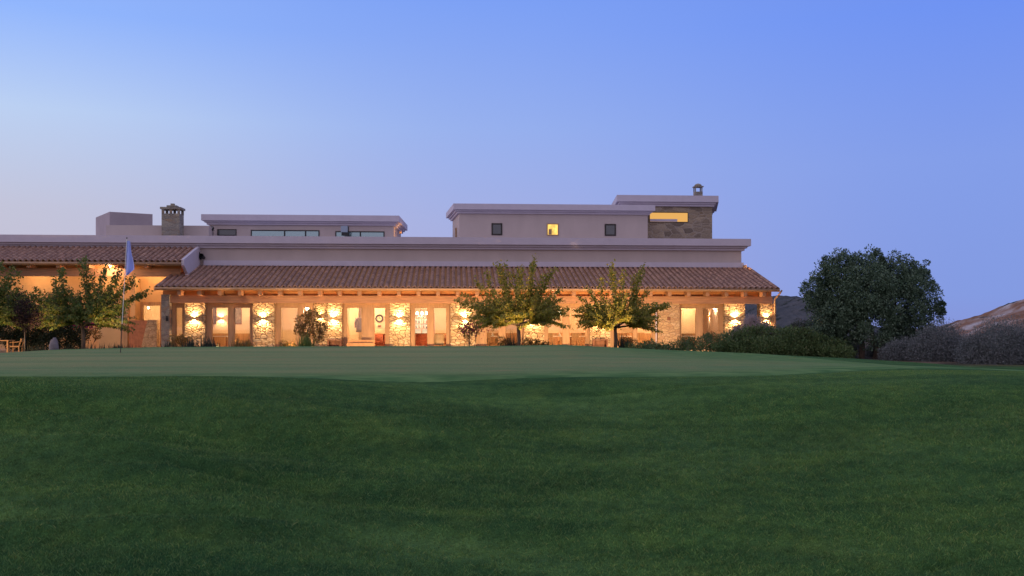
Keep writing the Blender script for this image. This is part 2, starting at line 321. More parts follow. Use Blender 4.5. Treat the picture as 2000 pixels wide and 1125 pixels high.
_nt.links.new(ramp(_nt, _n.outputs[0], [(.35, (.06,.055,.045,1)), (.65, (.17,.13,.10,1))]), _m.inputs[7]); _nt.links.new(_m.outputs[2], _b.inputs['Base Color'])
# putting green: short pale turf, a sheet with its own edge 12 mm above the rough
pg = MB(); us = np.linspace(-15, 8.9, 130); nv = 46
def front_y(xx): return 9.0 + .22*math.sin(xx*.6+.5) + .10*math.sin(xx*1.7) + 2.3*float(sm((xx-1.5)/4.5)) + .9*float(sm((xx-6)/4)) + max(0, -xx-8)*.5
def back_y(xx): return 25.5 - .02*xx*xx*.1 - 9.5*float(sm((xx-5.5)/4.4))
PV = []
for xx in us:
    for j in range(nv):
        t = j/(nv-1); yy = front_y(xx)*(1-t) + max(back_y(xx), front_y(xx)+.3)*t
        PV.append((xx, yy, float(ground_z(xx, yy)) + .012 - (.02 if j in (0, nv-1) else 0)))
PF = [(i*nv+j, (i+1)*nv+j, (i+1)*nv+j+1, i*nv+j+1) for i in range(len(us)-1) for j in range(nv-1)]
pgo = tag(link_mesh('putting_green', PV, PF, M['green'], None, True), kind='structure')
at = pgo.data.attributes.new('collar', 'FLOAT', 'POINT'); cv_ = []
for (xx, yy, _z), j in zip(PV, list(range(nv))*len(us)):
    e0 = 1-float(sm((yy-front_y(xx)-.15-.25*math.sin(xx*1.3)**2)/1.9)); e1 = 1-float(sm((back_y(xx)-yy)/3.5)); e2 = float(sm((xx+.25*yy-4.2)/5.5))*.9; cv_.append(min(1, max(e0, e1*.8, e2)))
at.data.foreach_set('value', cv_)
_nt = M['green'].node_tree; _b = _nt.nodes['Principled BSDF']; _src = _b.inputs['Base Color'].links[0].from_socket
_a = nd(_nt, 'ShaderNodeAttribute', attribute_name='collar'); _m = nd(_nt, 'ShaderNodeMix', data_type='RGBA'); _nt.links.new(_a.outputs['Fac'], _m.inputs[0]); _nt.links.new(_src, _m.inputs[6])
_n = nd(_nt, 'ShaderNodeTexNoise'); _n.inputs['Scale'].default_value = 3; _n.inputs['Detail'].default_value = 5; _tc = nd(_nt, 'ShaderNodeTexCoord'); _nt.links.new(_tc.outputs['Object'], _n.inputs[0])
_nt.links.new(ramp(_nt, _n.outputs[0], [(.35, (.07,.155,.050,1)), (.65, (.15,.245,.085,1))]), _m.inputs[7]); _nt.links.new(_m.outputs[2], _b.inputs['Base Color'])
# rough grass blades over the near bank
def blades(n):
    Y = np.sqrt(rng.uniform(4.6**2, 10.2**2, n)); X = rng.uniform(-1, 1, n)*(Y*.60+1.0)
    keep = Y < np.array([front_y(float(a)) for a in np.linspace(-8, 8, 161)])[np.clip(((X+8)*10).astype(int), 0, 160)] - .06
    X, Y = X[keep], Y[keep]; n = len(X); Z = ground_z(X, Y)
    tuft = .5+.5*np.sin(X*23+3*np.sin(Y*17))*np.sin(Y*27+2*np.sin(X*13)); big_ = .5+.5*np.sin(X*2.1+2*np.sin(Y*1.3))*np.sin(Y*3.1+X)
    h = (.010+.011*tuft+.006*big_)*(1-.6*sm((Y-7.5)/1.3))*rng.uniform(.6, 1.3, n); a = rng.uniform(0, 2*math.pi, n); wd = rng.uniform(.0022, .004, n)*(.55+Y/12)
    ln = rng.normal(size=(n, 2))*.55; b = np.stack([X, Y, Z-.003], 1); s_ = np.stack([np.cos(a), np.sin(a), np.zeros(n)], 1)*wd[:, None]/2
    t = b + np.stack([ln[:, 0]*h, ln[:, 1]*h, h], 1); mid = (b+t)/2 + np.stack([-ln[:, 0]*h*.12, -ln[:, 1]*h*.12, h*.08], 1)
    return np.stack([b-s_, b+s_, mid+s_*.8, t], 1)
M['blade'] = island_mat('grass_blade', [(.060,.140,.043), (.105,.22,.065), (.155,.29,.10), (.09,.19,.05), (.24,.31,.11)], .7, .25, .12)
def patchy(m, lo, hi, warm):
    nt = m.node_tree; b = nt.nodes['Principled BSDF']; src = b.inputs['Base Color'].links[0].from_socket; lk = nt.links.new
    tcn = nd(nt, 'ShaderNodeTexCoord'); mp = nd(nt, 'ShaderNodeMapping'); mp.inputs['Scale'].default_value = (.30, 1.0, 1.0); lk(tcn.outputs['Object'], mp.inputs[0])
    col = src
    for sc_, vec, a, b_ in ((1.1, mp.outputs[0], lo, hi), (3.6, mp.outputs[0], .88, 1.13), (11, tcn.outputs['Object'], .86, 1.14)):
        n = nd(nt, 'ShaderNodeTexNoise'); n.inputs['Scale'].default_value = sc_; n.inputs['Detail'].default_value = 4; lk(vec, n.inputs[0])
        mm = nd(nt, 'ShaderNodeMix', data_type='RGBA', blend_type='MULTIPLY'); mm.inputs[0].default_value = 1; lk(col, mm.inputs[6])
        lk(ramp(nt, n.outputs[0], [(.36, (a*.98, a, a*1.06, 1)), (.64, (b_*warm, b_, b_*.94, 1))]), mm.inputs[7]); col = mm.outputs[2]
    for l in list(nt.links):
        if l.from_socket == src and l.to_node.type in ('BSDF_PRINCIPLED', 'BSDF_TRANSLUCENT'): nt.links.remove(l)
    lk(col, b.inputs['Base Color'])
    for n in nt.nodes:
        if n.type == 'BSDF_TRANSLUCENT': lk(col, n.inputs[0])
patchy(M['blade'], .93, 1.12, 1.05); patchy(M['lawn'], .9, 1.14, 1.05)  # random turf tones; the broad patches stand in for shading of the undulations
gr = np_quads('grass', blades(560000), M['blade']); tag(gr, 'short dark green grass on the near bank', 'grass', kind='stuff')
# ------------------------------------------------------------------ building frame
TH = R(3.6); Y0 = 55.0; ZF = -1.2
ct, st = math.cos(TH), math.sin(TH)
def U(px, v=0):
    k = (px-PXC)/F; return (k*(Y0+v*ct) + v*st)/(ct - k*st)
def P(u, v, z=0): return Vector((u*ct - v*st, Y0 + u*st + v*ct, z))
def Zp(py, v, px=900): return (HOR-py)/F * P(U(px, v), v).y
def W(x, y): pass
house = empty('clubhouse', (0, Y0, ZF), TH, 'long low stone and plaster clubhouse with a clay tile eave and warm lit windows', 'building')
OFF = (0, 0, -ZF)
def H(mb, name, m, parent=None, smooth=False): return mb.build(name, M[m], parent or house, OFF, smooth)
# --- terrace
zt = ZF
tp = MB().box(U(-120), U(1560), -3.2, 16, ZF-.35, ZF); t_ = tp.build('terrace', M['paving'], None); t_.location = (0, Y0, 0); t_.rotation_euler = (0, 0, TH); tag(t_, kind='structure')
# --- tile roofs
def tile_roof(name, u0, u1, ve, ze, vr, zr, parent=house):
    per = .31; nu = int(round((u1-u0)/per)); per = (u1-u0)/nu; ln = math.hypot(vr-ve, zr-ze); rows = int(round(ln/.37))
    v = []; f = []; seg = 6; sl = (zr-ze)/(vr-ve); nrm = Vector((0, -sl, 1)).normalized()
    def row_pt(u, t, h): return (u, ve+(vr-ve)*t + nrm.y*h, ze+(zr-ze)*t + nrm.z*h)
    for i in range(nu+1):
        for j in range(rows):
            uc = u0 + i*per + random.uniform(-.006, .006); t0 = j/rows - .012 + random.uniform(-.003, .003); t1 = (j+1)/rows + .02
            n = len(v)                                                   # cover tile
            for (t, h, rr) in ((t0, .045, .108), (t1, .018, .090)):
                for k in range(seg+1):
                    a = math.pi*k/seg; v.append(row_pt(uc + rr*math.cos(a), t, h + rr*.9*math.sin(a)))
            for k in range(seg): f.append((n+k, n+k+1, n+seg+2+k, n+seg+1+k))
            n2 = len(v)                                                  # thickness at the lower lip
            for (rr) in (.108, .084):
                for k in range(seg+1):
                    a = math.pi*k/seg; v.append(row_pt(uc + rr*math.cos(a), t0, .045 + rr*.9*math.sin(a)))
            for k in range(seg): f.append((n2+k, n2+seg+1+k, n2+seg+2+k, n2+k+1))
            if i < nu:                                                   # pan tile
                um = uc + per/2; n = len(v)
                for (t, h) in ((t0+.006, .075), (t1, .05)):
                    for k in range(5):
                        a = math.pi*(1+k/4); v.append(row_pt(um + .105*math.cos(a), t, h + .085*math.sin(a)))
                for k in range(4): f.append((n+k, n+k+1, n+6+k, n+5+k))
    return link_mesh(name, [(a, b, c-ZF) for a, b, c in v], f, M['tile'], parent, True)
VE = -.9; ZE = Zp(563, VE); SL = .307; VR = 4.45; ZR = Zp(522.5, VR); SL = (ZR-ZE)/(VR-VE)
uL = U(303, VE); uR = U(1521, VE)
tile_roof('roof', uL+.1, uR-.1, VE, ZE, VR, ZR)
VE2 = .9; ZR2 = Zp(487, 4.45); ZE2 = Zp(514, VE2)
uL2 = U(-140, VE2); uR2 = U(354, VE2)
tile_roof('roof', uL2, uR2-.05, VE2, ZE2, 4.45, ZR2)
# decks, soffits, fascia
def slab(u0, u1, ve, ze, vr, zr, th, top=-.0):
    m = MB(); p = [(ve, ze+top), (vr, zr+top), (vr, zr-th), (ve, ze-th)]
    n = 0; m.v = [(u0, a, b) for a, b in p] + [(u1, a, b) for a, b in p]
    m.f = [(0,1,2,3), (7,6,5,4), (0,4,5,1), (1,5,6,2), (2,6,7,3), (3,7,4,0)]; return m
H(slab(uL, uR, VE+.1, ZE+.03, VR, ZR, .07), 'roof_deck', 'soffit')
H(slab(uL2, uR2, VE2+.02, ZE2, VR, ZR2, .10), 'roof_deck', 'soffit')
m = MB(); m.tube([(uL-.02, VE-.05, ZE-.04), (uR+.02, VE-.05, ZE-.04)], .06, 8); H(m, 'gutter', 'gutter', None, True)
m = MB(); m.tube([(uL2, VE2-.05, ZE2-.09), (uR2+.02, VE2-.05, ZE2-.09)], .07, 8); H(m, 'gutter', 'gutter', None, True)
H(MB().box(uL, uR, VE+.03, VE+.08, ZE-.15, ZE-.02), 'fascia', 'frame')
H(MB().box(uL2, uR2, VE2+.03, VE2+.08, ZE2-.20, ZE2-.06), 'fascia', 'frame')
# ridge flashing bands
H(MB().box(U(398,VR-.1), U(1452,VR-.1), VR-.16, VR+.04, ZR+.06, ZR+.36), 'flashing', 'plaster_trim')
H(MB().box(uL2, U(392, VR-.1), VR-.12, VR+.04, ZR2+.06, ZR2+.16), 'flashing', 'plaster_trim')
# rake boards
for (uu, side) in ((uR, 1), (uL, -1)):
    H(slab(uu-.04 if side > 0 else uu-.06, uu+.06 if side > 0 else uu+.04, VE-.02, ZE, VR, ZR, .17, .05), 'rake_board', 'frame')
# left wing gable end (plaster) between its roof and the lower roof
gz = lambda v: ZE + SL*(v-VE)
m = MB(); p = [(VE2-.03, ZE2+.14), (VR, ZR2+.14), (VR, gz(VR)), (1.7, gz(1.7)+.05), (1.7, ZE2-.62), (VE2-.03, ZE2-.18)]
a0, a1 = uR2, uR2+.16
m.v = [(a0, b, c) for b, c in p] + [(a1, b, c) for b, c in p]; k = len(p)
m.f = [tuple(range(k)), tuple(k+i for i in reversed(range(k)))] + [(i, i+k, (i+1) % k+k, (i+1) % k) for i in range(k)]
H(m, 'gable', 'plaster_trim')
# beams
ZB0, ZB1 = Zp(592.5, -.15), Zp(578, -.15)
H(MB().box(U(318), U(1507), -.15, .10, ZB0, ZB1), 'beam', 'beam')
H(MB().box(U(318), U(1507), .02, .10, ZB1, ZE+.16), 'infill_panel', 'soffit')
H(MB().box(uL2, U(352,1.8), 1.8, 2.05, Zp(542,1.8), Zp(527,1.8)), 'beam', 'beam')
H(MB().box(uL2, U(352,1.8), 1.95, 2.05, Zp(527,1.8), ZE2+.2), 'infill_panel', 'soffit')
# rafters
k = 0; px = 356
us_ = U(357); 
while us_ < U(1500):
    H(MB().box(us_-.10, us_+.10, -.74, .02, ZB1+.004, ZB1+.25), 'rafter', 'beam'); us_ += 1.085
us_ = U(10, 1.8)
while us_ < U(346, 1.8):
    H(MB().box(us_-.10, us_+.10, 1.05, 1.95, Zp(527,1.8)+.004, Zp(527,1.8)+.22), 'rafter', 'beam'); us_ += 1.6
# --- main block behind/above the eave
def cornice(name, poly, z0, z1, over=.42, mat='plaster_trim'):
    h = z1-z0; m = MB()
    m.prism(offset_poly(poly, over), z1-.62*h, z1); m.prism(offset_poly(poly, over*.62), z1-.80*h, z1-.62*h-.002)
    m.prism(offset_poly(poly, over*.34), z1-h, z1-.80*h-.002)
    return H(m, name, mat)
vw = 4.5
main = [(U(-160,vw), vw), (U(1448,vw), vw), (U(1448,vw)+.3, 15), (U(-160,vw), 15)]
zc0, zc1 = Zp(487, vw), Zp(463.5, vw-.4)
H(MB().prism(main, ZR-.1, zc0+.05), 'upper_wall', 'plaster'); cornice('parapet', main, zc0, zc1, .48)
# upper blocks
def block(f, v0, v1, z0, zc, z1, wall='plaster', over=.42):
    H(MB().prism(f, z0, zc+.05), 'wall', wall); cornice('cornice', f, zc, z1, over)
zr_ = zc1-.3
v2 = 9.0
f2 = [(U(897,v2), v2), (U(1265,v2), v2), (U(1265,v2), 13.5), (U(884,13.5), 13.5)]
block(f2, 0, 0, zr_, Zp(417,v2), Zp(397.5,v2-.4))
v3 = 10.6
f3 = [(U(1216,v3), v3), (U(1391,v3), v3), (U(1388,15), 15), (U(1206,15), 15)]
H(MB().prism(f3, zr_, Zp(399,v3)+.05), 'wall', 'stone_tower'); cornice('cornice', f3, Zp(400,v3), Zp(378,v3-.4), .42)
v4 = 8.4
f4 = [(U(409,v4), v4), (U(768,v4), v4), (U(783,13.5), 13.5), (U(409,v4), 13.5)]
block(f4, 0, 0, zr_, Zp(442,v4), Zp(422,v4-.4))
H(MB().prism([(U(207,7), 7), (U(408,7), 7), (U(408,7), 8), (U(207,7), 8)], zr_, Zp(444,7)), 'wall', 'plaster')
H(MB().prism([(U(214,9), 9), (U(298,10.2), 10.2), (U(283,13), 13), (U(187,12.4), 12.4)], zr_, Zp(413.5,9,214)), 'wall', 'plaster_grey')
# chimneys (holed hood with real openings)
def chimney(px0, px1, v, zb, zh, zt, name='chimney', dome=False):
    a, b = U(px0, v), U(px1, v); wd = b-a; m = MB().box(a, b, v, v+wd*.9, zb, zh)
    for q in ([0, .44, .88] if not dome else [0, .84]):
        for vv in (0, wd*.9-.12*wd-.001): m.box(a+q*wd, a+q*wd+.13*wd, v+vv, v+vv+.12*wd, zh-.01, zt)
    if dome: pass
    c = H(m, name, 'stone_grey')
    n = MB().box(a-.06*wd-.02, b+.06*wd+.02, v-.05, v+wd*.9+.05, zt, zt+.10*wd+.02)
    if dome: n.lathe([(.50*wd, 0), (.46*wd, .16*wd), (.30*wd, .30*wd), (.08*wd, .37*wd), (.001, .38*wd)], ((a+b)/2, v+wd*.45, zt+.10*wd+.02), 14)
    else:
        n.box(a+.22*wd, b-.22*wd, v+.2*wd, v+.7*wd, zt+.10*wd+.02, zt+.24*wd); n.box(a+.4*wd, b-.4*wd, v+.35*wd, v+.55*wd, zt+.24*wd, zt+.36*wd)
    H(n, 'chimney_cap', 'stone_grey', c); c2 = c.children[0]
    return c
chimney(315.5, 350.5, 6, zr_, Zp(421,6), Zp(412.5,6))
chimney(1357.5, 1372.5, 11.6, Zp(385,11.6), Zp(370,11.6), Zp(361,11.6), dome=True)
# upper windows
def window(px0, px1, py0, py1, v, pane, frame='darkframe', fw=.05, proud=.0):
    a, b = U(px0, v), U(px1, v); z1, z0 = Zp(py0, v), Zp(py1, v); m = MB(); vf = v-.035
    m.box(a, a+fw, vf, v+.004, z0, z1); m.box(b-fw, b, vf, v+.004, z0, z1); m.box(a+fw, b-fw, vf, v+.004, z1-fw, z1); m.box(a+fw, b-fw, vf, v+.004, z0, z0+fw)
    w_ = H(m, 'window', frame); g = H(MB().box(a+fw, b-fw, v-.012, v-.006, z0+fw, z1-fw), 'pane', pane, w_); return w_, a, b, z0, z1
window(960, 981, 435.5, 459, v2, 'darkglass', fw=.09); window(1181, 1203, 435.5, 459, v2, 'darkglass', fw=.09)
w_, a, b, z0, z1 = window(1068, 1091, 435.5, 459, v2, 'litwin', 'frame', fw=.06)
H(MB().box(a+.12, a+.32, v2-.03, v2-.014, z0+.07, z0+.42), 'shutter', 'wood', w_)
w_, a, b, z0, z1 = window(1268, 1344, 411.5, 431.5, v3, 'littower', fw=.04)
H(MB().box(a+.05, a+(b-a)*.72, v3-.03, v3-.014, z0+.05, z0+.22), 'blind', 'plaster_trim', w_)  # pale strip standing in for the greyer lower part of the glass
window(424.5, 462, 450.5, 463, v4, 'darkglass', fw=.05)
for (p0, p1, mull) in ((490, 624, (556, 597)), (655, 751, (704,))):
    w_, a, b, z0, z1 = window(p0, p1, 451.5 if p0 < 600 else 453, 470, v4, 'skyglass', 'metal', .07)
    for q in mull: H(MB().box(U(q-1.3, v4), U(q+1.3, v4), v4-.05, v4-.02, z0, z1-.07), 'mullion', 'metal', w_)
# left side windows of the right upper block, seen edge on
H(MB().box(U(889,v2+2.5), U(891,v2+2.5)+.02, v2+1.6, v2+3, Zp(462,v2), Zp(440,v2)), 'window', 'wood')
# roof-top floodlights and unit
def floodlight(px, py, v, lab):
    e = empty('floodlight', P(U(px,v), v, Zp(py+4,v)), TH, lab, 'floodlight', 'floodlights on the flat roof')
    m = MB().tube([(0,0,-.35), (0,0,.0)], .02, 6); m.box(-.09,.09,-.02,.0,0,.03); m.build('bracket', M['metal'], e)
    m = MB(); m.lathe([(.001,0), (.11,.01), (.14,.07), (.15,.14), (.13,.16)], (0,0,0), 12); h = m.build('lamp_head', M['metal'], e, (0,0,.0), True); h.location = (0,0,.12); h.rotation_euler = (R(70), 0, R(-30))
    h2 = MB().lathe([(.001,.13), (.125,.13)], (0,0,0), 12).build('lens', M['floodlens'], h)
floodlight(408, 455, v4-.5, 'small round dark floodlight on the flat roof, lower one beside the dark louvred window')
floodlight(416, 450, v4-.5, 'small round dark floodlight on the flat roof, higher one against the plaster wall')
e = empty('floodlight', P(U(391,4.3), 4.3, Zp(508,4.3)), TH, 'black twin floodlight on the wall above the step between the two tiled roofs', 'floodlight')
MB().box(-.05,.05,.0,.18,-.02,.10).build('bracket', M['metal'], e)
for sx, rz in ((-.15, .5), (.16, -.4)):
    q = MB().lathe([(.001,-.16),(.10,-.15),(.12,.0),(.17,.14),(.15,.15)], (0,0,0), 12).build('lamp_head', M['metal'], e, (0,0,0), True); q.location = (sx,-.1,.12+.12*(sx < 0)); q.rotation_euler = (R(70), 0, rz)
e = empty('wall_lamp', P(U(782,9.6), 9.6, Zp(455,9.6)), TH, 'small orange lit lamp under the right end cornice of the long middle roof block', 'wall lamp')
MB().box(-.06,.06,-.06,.06,-.08,.08).build('shade', M['frame'], e); l = bpy.data.lights.new('lamp_light','POINT'); l.energy = 14; l.color = (1,.5,.12); l.shadow_soft_size = .05; o = bpy.data.objects.new('lamp_light', l); COL.objects.link(o); o.parent = e; o.location = (.22,-.1,.0)
e = empty('rooftop_unit', P(U(673,7.6), 7.6, zc1-.1), TH, 'pale blue box unit on a post standing on the flat roof before the glass strip', 'roof unit')
zb_ = Zp(459,7.6)-(zc1-.1); z_t = Zp(443,7.6)-(zc1-.1)
MB().box(-.22,.2,-.15,.15,zb_+.12,z_t).build('housing', noisy('pale_blue', (.30,.36,.45), .5, 5, .05, 0), e); MB().tube([(.25,0,0),(.25,0,z_t-.02)], .03, 8).build('post', M['metal'], e); MB().box(-.18,.24,-.17,.1,zb_-.08,zb_+.11).build('grille', M['metal'], e)
e = empty('roof_dome', P(U(512,7.9), 7.9, zc1-.05), TH, 'low pale blue skylight dome on the flat roof before the long window', 'skylight')
MB().lathe([(1.15,-.2),(1.1,.0),(.95,.12),(.7,.21),(.35,.27),(.001,.29)], (0,0,.12), 24).build('dome', noisy('dome_blue', (.36,.42,.62), .4, 5, .05, 0), e, (0,0,0), True)
MB().lathe([(1.2,-.1),(1.2,.0),(1.12,.0)], (0,0,0), 24).build('kerb', M['plaster_trim'], e)
# ------------------------------------------------------------------ facade
PIL = [(361,401,'stone'), (494,536,'stone'), (640,668,'stone'), (761,801,'stone'), (880,930,'stone'), (1024,1063,'stone'), (1153,1192,'stone'), (1285,1327,'stone_fine'), (1415,1455,'stone'), (1485,1506,'stone')]
for a, b, mt in PIL:
    dp = .62
    H(MB().box(U(a), U(b), -.02, dp, ZF, ZB0), 'pillar', mt)
H(MB().box(U(612,-.02), U(638.5,-.02), .25, .9, ZF, ZB0), 'pillar', 'stone')
H(MB().box(U(318), U(334), -.30, .20, ZF, Zp(566,-.3)-.30), 'pillar', 'stone_grey')  # unlit look of this pillar put into its greyer stone
BAY = [(334,361,[(343,358)]), (401,494,[(413,447),(457,490)]), (536,612,[(547,583),(591,607)]), (668,761,[(677,708),(730,754)]), (801,880,[(809,836),(846,873)]),
       (930,1024,[(949,975),(986,1012)]), (1063,1153,[(1069,1100),(1111,1145)]), (1192,1285,[(1198,1238),(1243,1274)]), (1327,1415,[(1329,1360),(1371,1405)])]
vf = .28; ZT = Zp(600, vf); ZS = ZF+.10
for a, b, panes in BAY:
    ua, ub = U(a, vf), U(b, vf); m = MB(); m.box(ua, ub, vf, vf+.12, ZT, ZB0+.02); m.box(ua, ub, vf, vf+.12, ZF, ZS)
    x = ua
    for (p0, p1) in panes:
        m.box(x, U(p0, vf), vf, vf+.12, ZS, ZT); x = U(p1, vf)
    m.box(x, ub, vf, vf+.12, ZS, ZT)
    fr = H(m, 'window_frame', 'frame')
    for (p0, p1) in panes:
        q0, q1 = U(p0, vf), U(p1, vf); s = MB(); s.box(q0, q0+.05, vf-.02, vf+.10, ZS, ZT); s.box(q1-.05, q1, vf-.02, vf+.10, ZS, ZT); s.box(q0+.05, q1-.05, vf-.02, vf+.10, ZT-.05, ZT); s.box(q0+.05, q1-.05, vf-.02, vf+.10, ZS, ZS+.07)
        H(s, 'sash', 'wood', fr); H(MB().box(q0+.05, q1-.05, vf+.05, vf+.056, ZS+.07, ZT-.05), 'pane', 'glass', fr)
# interior shell
ui0, ui1 = U(336, vf), U(1413, vf); vb = 6.2; ZC = ZB0+.22
H(MB().box(ui0, ui1, vb, vb+.2, ZF, ZC), 'inner_wall', 'inner'); H(MB().box(ui0-.15, ui0, vf+.3, vb, ZF, ZC), 'inner_wall', 'inner'); H(MB().box(ui1, ui1+.2, .62, vb, ZF, ZC+1), 'side_wall', 'plaster')
H(MB().box(ui0, ui1, vf+.14, vb, ZC, ZC+.1), 'ceiling', 'inner'); H(MB().box(ui0, ui1, vf+.14, vb, ZF, ZF+.02), 'inner_floor', 'terracotta')
for pxp, vd in ((536, 4.2), (668, 3.4), (880, 5), (1063, 4.5), (1285, 2.5)):
    H(MB().box(U(pxp,.7), U(pxp,.7)+.15, .66, vd, ZF+.02, ZC), 'partition', 'inner')
for a, b, v, z1 in ((540, 612, 2.6, ZC), (668, 700, 3.2, ZC), (722, 765, 2.4, ZC), (1243, 1284, 3.0, ZC), (1327, 1366, 1.6, ZC), (401, 494, 3.6, ZC)):
    H(MB().box(U(a,v), U(b,v), v, v+.12, ZF+.02, z1), 'partition', 'inner')
for a, b, v in ((401,494,3.6), (722,765,2.4), (1243,1284,3.0), (1327,1366,1.6), (930,1024,6.2), (1063,1243,6.2), (801,880,6.2)):
    H(MB().box(U(a,v), U(b,v), v-.03, v-.002, ZF+.02, ZF+.86), 'dado', 'wood')
# ceiling beams inside
for pxp in range(420, 1400, 62): H(MB().box(U(pxp,1), U(pxp,1)+.14, .7, vb, ZC-.16, ZC-.002), 'ceiling_beam', 'wood')
# --- left wing: porch wall, window, side wall
vl = 4.3; zlt = ZR2-.25
uwa, uwb = U(279,vl), U(313,vl); zwa, zwb = Zp(648,vl), Zp(598,vl)
m = MB(); m.box(uL2, uwa, vl, vl+.2, ZF, zlt); m.box(uwb, U(352,vl), vl, vl+.2, ZF, zlt); m.box(uwa, uwb, vl, vl+.2, zwb, zlt); m.box(uwa, uwb, vl, vl+.2, ZF, ZF+.1)
H(m, 'wall', 'plaster_warm')
m = MB(); fw = .22; m.box(uwa-fw, uwa, vl-.06, vl-.002, ZF+.1, zwb+fw); m.box(uwb, uwb+fw, vl-.06, vl-.002, ZF+.1, zwb+fw); m.box(uwa, uwb, vl-.06, vl-.002, zwb, zwb+fw); H(m, 'window_frame', 'wood')
g = H(MB().box(uwa, uwb, vl+.06, vl+.07, ZF+.1, zwb), 'pane', 'glass')
H(MB().box(U(255,5), U(352,5), 7.2, 7.4, ZF, zlt), 'inner_wall', 'inner'); H(MB().box(uwa-.6, U(352,5), vl+.2, 7.2, zwb+.5, zwb+.6), 'ceiling', 'inner')
H(MB().box(U(352,vl)-.02, U(352,vl)+.13, 1.9, 7.2, ZF, gz(1.9)-.15), 'side_wall', 'plaster_warm')
H(MB().box(U(255,3.3), U(264,3.3), 3.3, vl, ZF, Zp(542,1.8)), 'pillar', 'plaster_warm')
H(MB().box(U(193,2.0), U(236,2.0), 1.95, 2.3, ZF, Zp(612,2)), 'screen_wall', 'plaster_warm'); H(MB().box(U(236.3,2.0), U(250,2.0), 1.9, 2.35, ZF, Zp(600,2)), 'pillar', 'frame')
m = MB(); za, zb2 = Zp(625, 1.2), ZF
q = [(U(286,1.2), zb2), (U(306,1.2), zb2), (U(306,1.2), za), (U(288,1.2), za), (U(276,1.2), zb2+.15)]
m.v = [(a, 1.2, b) for a, b in q] + [(a, 1.75, b) for a, b in q]; k = 5; m.f = [tuple(range(5)), tuple(5+i for i in reversed(range(5)))] + [(i, i+5, (i+1) % 5+5, (i+1) % 5) for i in range(5)]
H(m, 'stair_parapet', 'stone_fine'); H(MB().box(U(252,1.8), U(288,1.8), 1.8, 2.0, ZF, Zp(626,1.8)), 'stair_wall', 'terracotta')
# right end: corner bracket, downpipe
H(MB().tube([(U(1517), -.85, ZE-.08), (U(1516), -.6, ZE-.25), (U(1511), -.2, ZE-.55), (U(1511), -.2, ZF)], .05, 8), 'downpipe', 'frame', None, True)
H(MB().tube([(U(1281), -.08, ZB0), (U(1281), -.08, ZF)], .04, 8), 'downpipe', 'plaster_trim', None, True)
H(MB().box(U(1455)+.05, U(1505), .62, .72, ZB1-.05, ZC+.6), 'infill_panel', 'soffit')
H(MB().box(U(1455), uR-.3, .1, vb, ZC+.02, ZC+.1), 'porch_ceiling', 'soffit')
H(MB().box(U(1506.5), U(1515), -.05, .25, ZF, ZB0), 'post', 'wood')
# plaques
for px, py, lab in ((1306, 622, None),):
    m = MB().box(-.09, .09, -.03, 0, -.10, .10); o = m.build('wall_plaque', M['darkwood']); o.location = P(U(px), -.022, Zp(py, 0)); o.rotation_euler = (0,0,TH)
    tag(o, 'small square dark plaque on the plain unlit stone pillar', 'plaque')
# ------------------------------------------------------------------ lamps
WARM = (1, .62, .29)
def spot(loc, direction, power, parent, size=150, blend=.6, rad=.03):
    l = bpy.data.lights.new('lamp_light', 'SPOT'); l.energy = power; l.spot_size = R(size); l.spot_blend = blend; l.color = WARM; l.shadow_soft_size = rad
    o = bpy.data.objects.new('lamp_light', l); COL.objects.link(o); o.parent = parent; o.location = loc
    o.rotation_euler = Vector(direction).to_track_quat('-Z', 'Y').to_euler(); return o
def sconce(px, py, v, lab, power=185, group='lit wall lamps on the stone pillars', small=False):
    e = empty('wall_lamp', P(U(px, v), v, Zp(py, v)), TH, lab, 'wall lamp', group)
    wv = .20 if not small else .16
    m = MB(); n = 10
    pts = [(wv*math.cos(math.pi*k/n)*-1, -.02-.13*math.sin(math.pi*k/n)) for k in range(n+1)]
    m.v = [(a, b, -.055) for a, b in pts] + [(a, b, .055) for a, b in pts]
    m.f = [(k, k+1, n+2+k, n+1+k) for k in range(n)]
    m.build('shade', M['plaster_warm'], e, (0,0,0), True)
    MB().box(-.06,.06,-.02,0,-.05,.05).build('backplate', M['darkwood'], e)
    MB().lathe([(.001,-.04),(.035,-.035),(.04,0),(.035,.035),(.001,.04)], (0,-.08,0), 10).build('bulb', M['lampglow'], e, (0,0,0), True)
    spot((0,-.10,.06), (0,.12,1), power, e); spot((0,-.10,-.06), (0,.12,-1), power, e)
    return e
SC = [(380,'first stone pillar from left'), (514,'pillar right of the two-pane window'), (652,'slim pillar beside the tall shrub'), (780,'stone pillar between the coat doorway and the chandelier window'),
      (908,'wide pillar left of the middle tree'), (1043,'pillar just right of the middle tree trunk'), (1172,'pillar behind the left side of the right mulberry'), (1435,'stone pillar above the fuzzy plume bush')]
for px, t in SC: sconce(px, 622, -.02, 'lit up-and-down lamp on the '+t)
sconce(1496, 622, -.02, 'lit up-and-down lamp on the narrow corner pillar at the far right end', 90)
sconce(625, 617, .25, 'lit lamp on the recessed pillar behind the tall shrub', 60)
e = empty('wall_lamp', P(U(327,-.3), -.3, Zp(622,-.3)), TH, 'unlit small lantern on the dark brick corner pillar', 'wall lamp')
MB().box(-.05,.05,-.12,0,.05,.12).build('bracket', M['metal'], e); MB().lathe([(.03,-.16),(.07,-.14),(.075,.02),(.03,.06)], (0,-.09,0), 8).build('shade', M['metal'], e)
e = empty('ridge_lamp', P(U(1457,4.2), 4.2, ZR+.02), TH, 'small lit lamp at the right end of the roof ridge', 'lamp')
